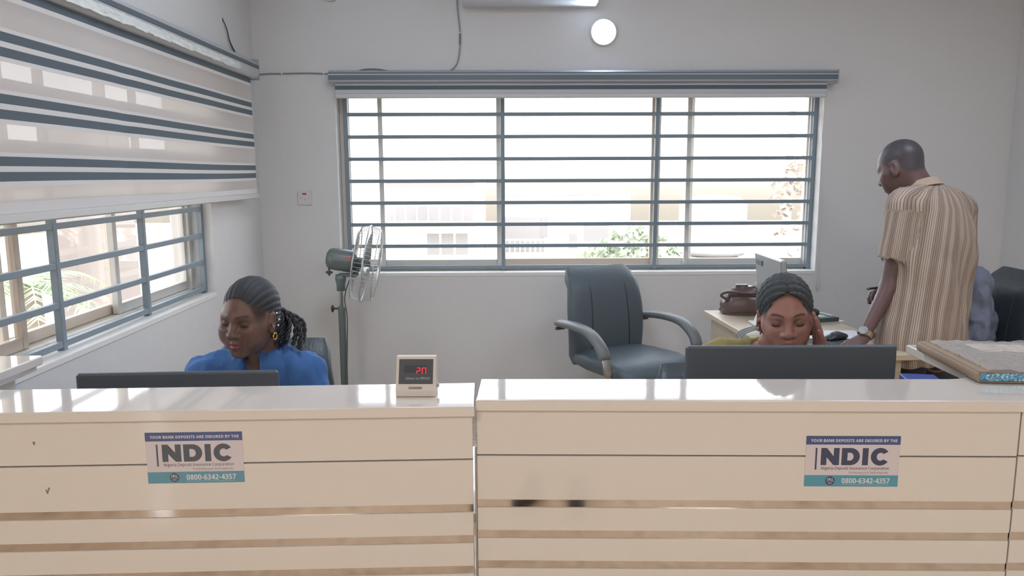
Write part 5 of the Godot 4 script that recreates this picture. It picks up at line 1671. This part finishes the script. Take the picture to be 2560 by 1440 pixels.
func woman_olive() -> void:
	var base := Vector3(0.8385, 0, -2.548)
	var t := thing("person", "seated woman in an olive top with braided hair, cheek resting on her raised hand", "person", base)
	var tb := Basis(Vector3.UP, deg_to_rad(4)) * Basis(Vector3.RIGHT, 0.25)
	var J := off({"pelvis": Vector3(0.8705, 0.4611, -2.6351), "chest": Vector3(0.8705, 0.7887, -2.4936), "neck": Vector3(0.865, 0.9683, -2.3792), "shl": Vector3(1.035, 0.925, -2.36), "shr": Vector3(0.685, 0.958, -2.385),
		"ell": Vector3(1.05, 0.725, -2.12), "elr": Vector3(0.62, 0.6961, -2.2431), "wrl": Vector3(0.957, 0.962, -2.195), "wrr": Vector3(0.816, 0.6961, -2.1234),
		"hipl": Vector3(0.9685, 0.4502, -2.6134), "hipr": Vector3(0.7725, 0.4502, -2.6134), "knl": Vector3(0.9793, 0.472, -2.1996), "knr": Vector3(0.7616, 0.472, -2.1996), "anl": Vector3(0.9793, 0.09, -2.1778), "anr": Vector3(0.7616, 0.09, -2.1778), "tb": tb}, base)
	var H := Transform3D(head_basis(-14, 3, 3).scaled(Vector3.ONE * 1.0), Vector3(0.87, 1.114, -2.2758) - base)
	var skin := lin("9f756c")
	var hl := hand_solid(-1, [0.16, 0.1, 0.14, 0.22], 0.5, 0.8, 0.92)
	var hands := [[hl, frame_of(J.wrl, Vector3(-0.09, 1.0, 0.03), Vector3(-1, 0.0, 0.1))], [hand_solid(1, [0.2, 0.2, 0.22, 0.25], 0.6, 0.3), frame_of(J.wrr, Vector3(0.4, -0.08, 1), Vector3(0, -1, -0.1))]]
	body_mesh(t, J, H, skin, head_colour(skin, lin("93585a"), lin("3a2a26"), lin("3a2a26"), false), false, 0.001, hands)
	lashes(t, H, -30)
	# braids: rows that run down both sides of a centre parting, concentric with the hairline
	var S := Sdf.new()
	S.ell(Vector3(0, 0.036, -0.016), Vector3(0.079, 0.092, 0.0985), 0.02)
	S.ell(Vector3(0, -0.03, -0.04), Vector3(0.07, 0.06, 0.06), 0.03)
	S.ell(Vector3(0, -0.036, 0.086), Vector3(0.075, 0.127, 0.067), 0.006, Basis(), 1)
	S.ell(Vector3(0, -0.105, 0.04), Vector3(0.11, 0.088, 0.092), 0.006, Basis(), 1)
	for s in [-1, 1]: S.ell(Vector3(s * 0.08, -0.012, 0.0), Vector3(0.02, 0.034, 0.024), 0.004, Basis(), 1)
	S.ridge = func(p: Vector3) -> float:
		var q := p - Vector3(0, -0.03, 0.03)
		var th := acos(clampf((q.z * 0.8 - q.y * 0.25 + absf(q.x) * 0.22) / q.length(), -1.0, 1.0))
		var row := th * 24.0
		var plait := sin(atan2(absf(p.x), p.y + 0.03) * 46.0 + floorf(row / PI) * 1.6)
		var part := 0.0045 * exp(-pow(p.x / 0.0028, 2.0)) * smoothstep(0.0, 0.06, p.y)
		return -0.0052 * absf(sin(row)) * (0.8 + 0.18 * plait) + part
	var sh := Sh.new()
	S.net(sh, Vector3(-0.1, -0.1, -0.13), Vector3(0.1, 0.145, 0.1), 0.0026, func(_p): return Color.WHITE, H)
	var hm := mat("35393e", 0.62)
	obj("hair", sh, hm, t)
	# knot of braids low behind the left ear
	sh = Sh.new()
	for k in 5:
		var p := []
		for i in 15:
			var an := TAU * i / 14.0
			p.append(H * (Vector3(0.085, 0.0 - 0.012 * k, -0.035) + Vector3(0.012 * cos(an + k), 0.011 * sin(an), 0.02 * sin(an + k))))
		sh.tube(p, 0.0085, -1, 7)
	obj("braid_knot", sh, hm, t)
	obj("ear_stud", Sh.new().ball(H * Vector3(-0.079, -0.034, 0.012), Vector3.ONE * 0.0028), mat("f0ece6", 0.15, 0.4), t)
	var C := cloth(37, 0.016, 6.0, Vector3(1.4, 0.9, 1.2))
	C.grow = 0.012
	torso(C, J, false); arms(C, J, false, 0.6)
	C.grow = 0.0
	C.cap(J.neck + Vector3(0, -0.01, 0.02), J.neck + Vector3(0, 0.1, 0.06), 0.052, 0.075, 0.01, 1)
	sh = Sh.new()
	var bb := bounds(J, ["pelvis", "neck", "shl", "shr", "ell", "elr"], 0.16)
	C.net(sh, bb.position, bb.end, 0.008, func(_p): return Color.WHITE)
	var ol := mat("8d8252", 0.9)
	rough_bump(ol, 0.12, 1.0, 12.0)
	obj("blouse", sh, ol, t)
	collar(t, J.neck + Vector3(0, 0.0, 0.005), tb, 0.06, 0.03, 0.05, 0.7, mat("8f8535", 0.85))
	var Tr := Sdf.new()
	Tr.grow = 0.012
	Tr.ell(J.pelvis, Vector3(0.165, 0.11, 0.115), 0.06)
	legs(Tr, J)
	sh = Sh.new()
	bb = bounds(J, ["pelvis", "knl", "knr", "anl", "anr"], 0.2)
	Tr.net(sh, bb.position, bb.end, 0.014, func(_p): return Color.WHITE)
	obj("trousers", sh, mat("2c2f3a", 0.85), t)
	shoes(t, J, Vector3(0, 0, 1), mat("26221f", 0.4))

func man_striped() -> void:
	var base := Vector3(2.03, 0, -3.52)
	var t := thing("person", "standing man in a striped beige shirt seen from behind, leaning over the desk", "person", base)
	var yaw := 155.0    # facing away and a little to the left
	var tb := Basis(Vector3.UP, deg_to_rad(180 + 24)) * Basis(Vector3.RIGHT, 0.12)
	var J := off({"pelvis": Vector3(2.0, 0.86, -3.52), "chest": Vector3(2.045, 1.24, -3.55), "neck": Vector3(2.0, 1.468, -3.62), "shl": Vector3(1.868, 1.385, -3.5), "shr": Vector3(2.222, 1.36, -3.66),
		"ell": Vector3(1.808, 1.02, -3.47), "elr": Vector3(2.25, 0.98, -3.67), "wrl": Vector3(1.664, 0.79, -3.4), "wrr": Vector3(2.07, 0.94, -3.9),
		"hipl": Vector3(1.93, 0.86, -3.53), "hipr": Vector3(2.07, 0.86, -3.57), "knl": Vector3(1.93, 0.48, -3.47), "knr": Vector3(2.13, 0.48, -3.55), "anl": Vector3(1.94, 0.09, -3.42), "anr": Vector3(2.15, 0.09, -3.5), "tb": tb}, base)
	var H := Transform3D(head_basis(180 + 40, 24, 3).scaled(Vector3.ONE * 1.08), Vector3(1.93, 1.568, -3.68) - base)
	var skin := lin("6d5654")
	var fw := Vector3(-0.41, 0, -0.91)
	var hands := [[hand_solid(-1, [0.12, 0.1, 0.1, 0.14], 0.7, 0.2, 1.0), frame_of(J.wrl, Vector3(-0.7, -0.16, 0.5), Vector3(0.0, -1, -0.1))], [hand_solid(1, [0.55, 0.6, 0.65, 0.7], 0.3, 0.9, 1.0), frame_of(J.wrr, Vector3(-1.0, 0.0, -0.1), Vector3(0.0, -0.9, 0.3))]]
	body_mesh(t, J, H, skin, head_colour(skin, lin("5e4246"), lin("211c1c"), lin("45464b"), true), true, 0.0, hands)
	# striped shirt, hanging loose over the trousers: fine dark pinstripes over broad pale and dark bands
	var st := Image.create(512, 4, false, Image.FORMAT_RGB8)
	for x in 512:
		var band := 0.5 + 0.5 * sin(TAU * x / 512.0 * 7.0 + 0.8 * sin(TAU * x / 512.0 * 3.0))
		var c := Color("b9a899").lerp(Color("978578"), smoothstep(0.35, 0.65, band))
		var f := fposmod(x / 512.0 * 42.0, 1.0)
		if f < 0.3: c = c.lerp(Color("705e55"), 0.75)
		elif f > 0.62: c = c.lerp(Color("c9baac"), 0.35)
		st.fill_rect(Rect2i(x, 0, 1, 4), c)
	var sm := mat("ffffff", 0.9)
	sm.albedo_texture = ImageTexture.create_from_image(st)
	sm.uv1_scale = Vector3(3.2, 1, 1)
	var turn := Basis(Vector3.UP, deg_to_rad(24))
	var C := cloth(43, 0.02, 3.0, Vector3(2.4, 0.4, 2.4))
	C.grow = 0.018
	var tw := 1.0
	for q in [["shl", "ell", 0.64], ["shr", "elr", 0.72]]:
		var e: Vector3 = J[q[0]].lerp(J[q[1]], q[2])
		C.cap(J[q[0]], e, 0.06, 0.056, 0.04)
		C.grow = 0.0
		var d: Vector3 = (J[q[1]] - J[q[0]]).normalized()
		C.cap(e + d * 0.2, e + d * 0.35, 0.21, 0.21, 0.003, 1)
		C.grow = 0.018
	C.ell(J.chest + Vector3(0, 0.02, 0), Vector3(0.165, 0.2, 0.118), 0.06, tb)
	C.cap(J.shl.lerp(J.shr, 0.14), J.shl.lerp(J.shr, 0.86), 0.06, 0.06, 0.06)
	var nb: Vector3 = J.neck
	C.cap(nb + Vector3(0.01, -0.035, 0), nb.lerp(J.shl, 0.8) + Vector3(0, -0.004, 0), 0.055, 0.045, 0.05)
	C.cap(nb + Vector3(0.01, -0.035, 0), nb.lerp(J.shr, 0.8) + Vector3(0, -0.004, 0), 0.055, 0.045, 0.05)
	# loose skirt of the shirt
	for k in 5:
		var u := k / 4.0
		var c: Vector3 = J.chest.lerp(Vector3(1.955, 0.78, -3.46) - base, u) + Vector3(0, -0.04, 0)
		C.ell(c, Vector3(0.168 + 0.018 * u, 0.15, 0.128 + 0.034 * u), 0.08, tb)
	C.grow = 0.0
	C.ell(Vector3(2.03, 0.5, -3.5) - base, Vector3(0.42, 0.22, 0.42), 0.01, Basis(), 1)
	C.cap(nb + Vector3(-0.01, 0.02, 0), nb + Vector3(-0.05, 0.12, -0.04), 0.054, 0.06, 0.008, 1)
	var sh := Sh.new()
	var bb := bounds(J, ["pelvis", "neck", "shl", "shr", "ell", "elr"], 0.2)
	C.net(sh, bb.position, bb.end, 0.0085, func(_p): return Color.WHITE, Transform3D(turn.inverse(), Vector3.ZERO))
	for i in sh.P.size():
		var p: Vector3 = turn * sh.P[i]
		var u := 0.0
		var arm := false
		for q in [["shl", "ell"], ["shr", "elr"]]:
			var a: Vector3 = J[q[0]]
			var d: Vector3 = J[q[1]] - a
			var k := (p - a).dot(d) / d.length_squared()
			var w := p - a - d * k
			if k > 0.06 and k < 0.66 and w.length() < 0.09 and absf((p - J.chest).dot(tb.x)) > 0.165:
				arm = true
				u = atan2(w.dot(tb.x), w.dot(tb.z)) * 0.075 + 0.4
		if not arm:
			var c: Vector3 = J.chest.lerp(Vector3(1.955, 0.78, -3.46) - base, clampf((J.chest.y - p.y) / 0.46, -0.3, 1.0))
			var w := p - c
			u = atan2(w.dot(tb.x), -w.dot(tb.z)) * 0.165
		sh.U[i] = Vector2(u, 0.0)
	obj("shirt", sh, sm, t).basis = turn
	var cm := mat("b7a594", 0.85)
	collar(t, nb + Vector3(0.012, 0.0, 0.006), tb * Basis(Vector3.RIGHT, 0.18), 0.068, 0.034, 0.034, 0.35, cm)
	# yoke seam
	# trousers
	var Tr := Sdf.new()
	Tr.grow = 0.014
	Tr.ell(J.pelvis, Vector3(0.15, 0.13, 0.105), 0.06, tb)
	legs(Tr, J)
	sh = Sh.new()
	bb = bounds(J, ["pelvis", "knl", "knr", "anl", "anr"], 0.17)
	Tr.net(sh, bb.position, bb.end, 0.012, func(_p): return Color.WHITE)
	obj("trousers", sh, mat("3a3f46", 0.85), t)
	obj("pocket_trim", Sh.new().tube(spline([Vector3(1.95, 0.655, -3.355) - base, Vector3(1.99, 0.648, -3.345) - base, Vector3(2.04, 0.655, -3.36) - base]), 0.006, -1, 6), mat("7d4a34", 0.6), t)
	shoes(t, J, fw, mat("26221f", 0.4))
	# wristwatch
	var wf := frame_of(J.wrl.lerp(J.ell, 0.1), J.wrl - J.ell, Vector3(-0.6, 0.3, 0.6))
	obj("watch_strap", Sh.new().lathe([Vector2(0.0285, -0.012), Vector2(0.033, -0.012), Vector2(0.034, 0.0), Vector2(0.033, 0.012), Vector2(0.0285, 0.012), Vector2(0.0285, -0.012)], wf, 22), mat("b5a592", 0.3, 0.6), t)
	var wz := Transform3D(Basis(wf.basis.x, wf.basis.z, wf.basis.x.cross(wf.basis.z)), wf.origin + wf.basis.z * 0.032)
	obj("watch_case", Sh.new().lathe([Vector2(0.001, 0), Vector2(0.021, 0), Vector2(0.022, 0.005), Vector2(0.019, 0.01), Vector2(0.017, 0.0095), Vector2(0.001, 0.0095)], wz, 22), mat("a9a9a6", 0.45, 0.8), t)
	obj("watch_face", Sh.new().lathe([Vector2(0.0005, 0.0095), Vector2(0.0165, 0.0095), Vector2(0.0165, 0.0103), Vector2(0.0005, 0.0103)], wz, 22), mat("8b9290", 0.3), t)
	var pen := thing("pen", "dark pen in the standing man's right hand, its tip showing beside his elbow", "pen", Vector3(1.955, 0.945, -3.9))
	obj("barrel", Sh.new().tube([Vector3(0.06, 0.01, 0.0), Vector3(-0.03, 0.0, 0.0)], 0.0065, 0.006, 8), mat("3d4245", 0.35), pen)
	obj("cap", Sh.new().tube([Vector3(-0.03, 0.0, 0.0), Vector3(-0.043, -0.001, 0.0)], 0.0075, 0.007, 8), M.steel, pen)

func woman_blouse() -> void:
	var base := Vector3(2.42, 0, -3.93)
	var t := thing("person", "seated woman in a grey blue blouse, mostly hidden behind the standing man", "person", base)
	var tb := Basis(Vector3.UP, deg_to_rad(-90)) * Basis(Vector3.RIGHT, 0.15)
	var J := off({"pelvis": Vector3(2.42, 0.58, -3.93), "chest": Vector3(2.4, 0.88, -3.93), "neck": Vector3(2.35, 1.06, -3.94), "shl": Vector3(2.4, 0.985, -3.77), "shr": Vector3(2.39, 0.985, -4.1),
		"ell": Vector3(2.38, 0.73, -3.72), "elr": Vector3(2.38, 0.73, -4.16), "wrl": Vector3(2.16, 0.665, -3.85), "wrr": Vector3(2.16, 0.665, -4.03),
		"hipl": Vector3(2.4, 0.57, -3.85), "hipr": Vector3(2.4, 0.57, -4.02), "knl": Vector3(2.02, 0.57, -3.84), "knr": Vector3(2.02, 0.57, -4.03), "anl": Vector3(2.02, 0.09, -3.84), "anr": Vector3(2.02, 0.09, -4.03), "tb": tb}, base)
	var H := Transform3D(head_basis(-92, 12, 0).scaled(Vector3.ONE * 0.93), Vector3(2.29, 1.19, -3.94) - base)
	var skin := lin("6d5048")
	var hands := [[hand_solid(-1, [0.2, 0.2, 0.22, 0.25], 0.6, 0.3), frame_of(J.wrl, Vector3(-1, -0.1, -0.2), Vector3(0, -1, 0))], [hand_solid(1, [0.2, 0.2, 0.22, 0.25], 0.6, 0.3), frame_of(J.wrr, Vector3(-1, -0.1, 0.1), Vector3(0, -1, 0))]]
	body_mesh(t, J, H, skin, head_colour(skin, lin("7a4550"), lin("2a211f"), lin("2a211f"), false), false, 0.002, hands, 0.0055)
	lashes(t, H, -20)
	var S := Sdf.new()
	S.ell(Vector3(0, 0.034, -0.018), Vector3(0.082, 0.096, 0.102), 0.02)
	S.ell(Vector3(0, -0.045, 0.086), Vector3(0.075, 0.125, 0.068), 0.006, Basis(), 1)
	S.ell(Vector3(0, -0.105, 0.04), Vector3(0.11, 0.088, 0.092), 0.006, Basis(), 1)
	S.chain([Vector3(0.0, -0.02, -0.1), Vector3(0.02, -0.1, -0.135), Vector3(0.03, -0.19, -0.14), Vector3(0.03, -0.25, -0.13)], 0.045, 0.02, 0.03)
	var sh := Sh.new()
	S.net(sh, Vector3(-0.1, -0.28, -0.19), Vector3(0.1, 0.14, 0.1), 0.006, func(_p): return Color.WHITE, H)
	obj("hair", sh, mat("2b2d31", 0.55), t)
	var C := cloth(53, 0.03, 6.0, Vector3(1.6, 1.0, 1.6))
	C.grow = 0.026
	torso(C, J, false); arms(C, J, false, 1.0)
	C.ell(J.chest + Vector3(0.035, -0.13, 0.02), Vector3(0.12, 0.16, 0.16), 0.06)
	C.grow = 0.0
	C.cap(J.neck + Vector3(0, 0.0, 0), J.neck + Vector3(-0.04, 0.1, 0), 0.05, 0.06, 0.01, 1)
	sh = Sh.new()
	var bb := bounds(J, ["pelvis", "neck", "shl", "shr", "ell", "elr"], 0.18)
	C.net(sh, bb.position, bb.end, 0.01, func(_p): return Color.WHITE)
	obj("blouse", sh, mat("7b8296", 0.85), t)
	var Tr := Sdf.new()
	Tr.grow = 0.012
	Tr.ell(J.pelvis, Vector3(0.12, 0.11, 0.16), 0.06)
	legs(Tr, J)
	sh = Sh.new()
	bb = bounds(J, ["pelvis", "knl", "knr", "anl", "anr"], 0.2)
	Tr.net(sh, bb.position, bb.end, 0.014, func(_p): return Color.WHITE)
	obj("skirt", sh, mat("2c2f3a", 0.85), t)
	shoes(t, J, Vector3(-1, 0, 0), mat("26221f", 0.4))
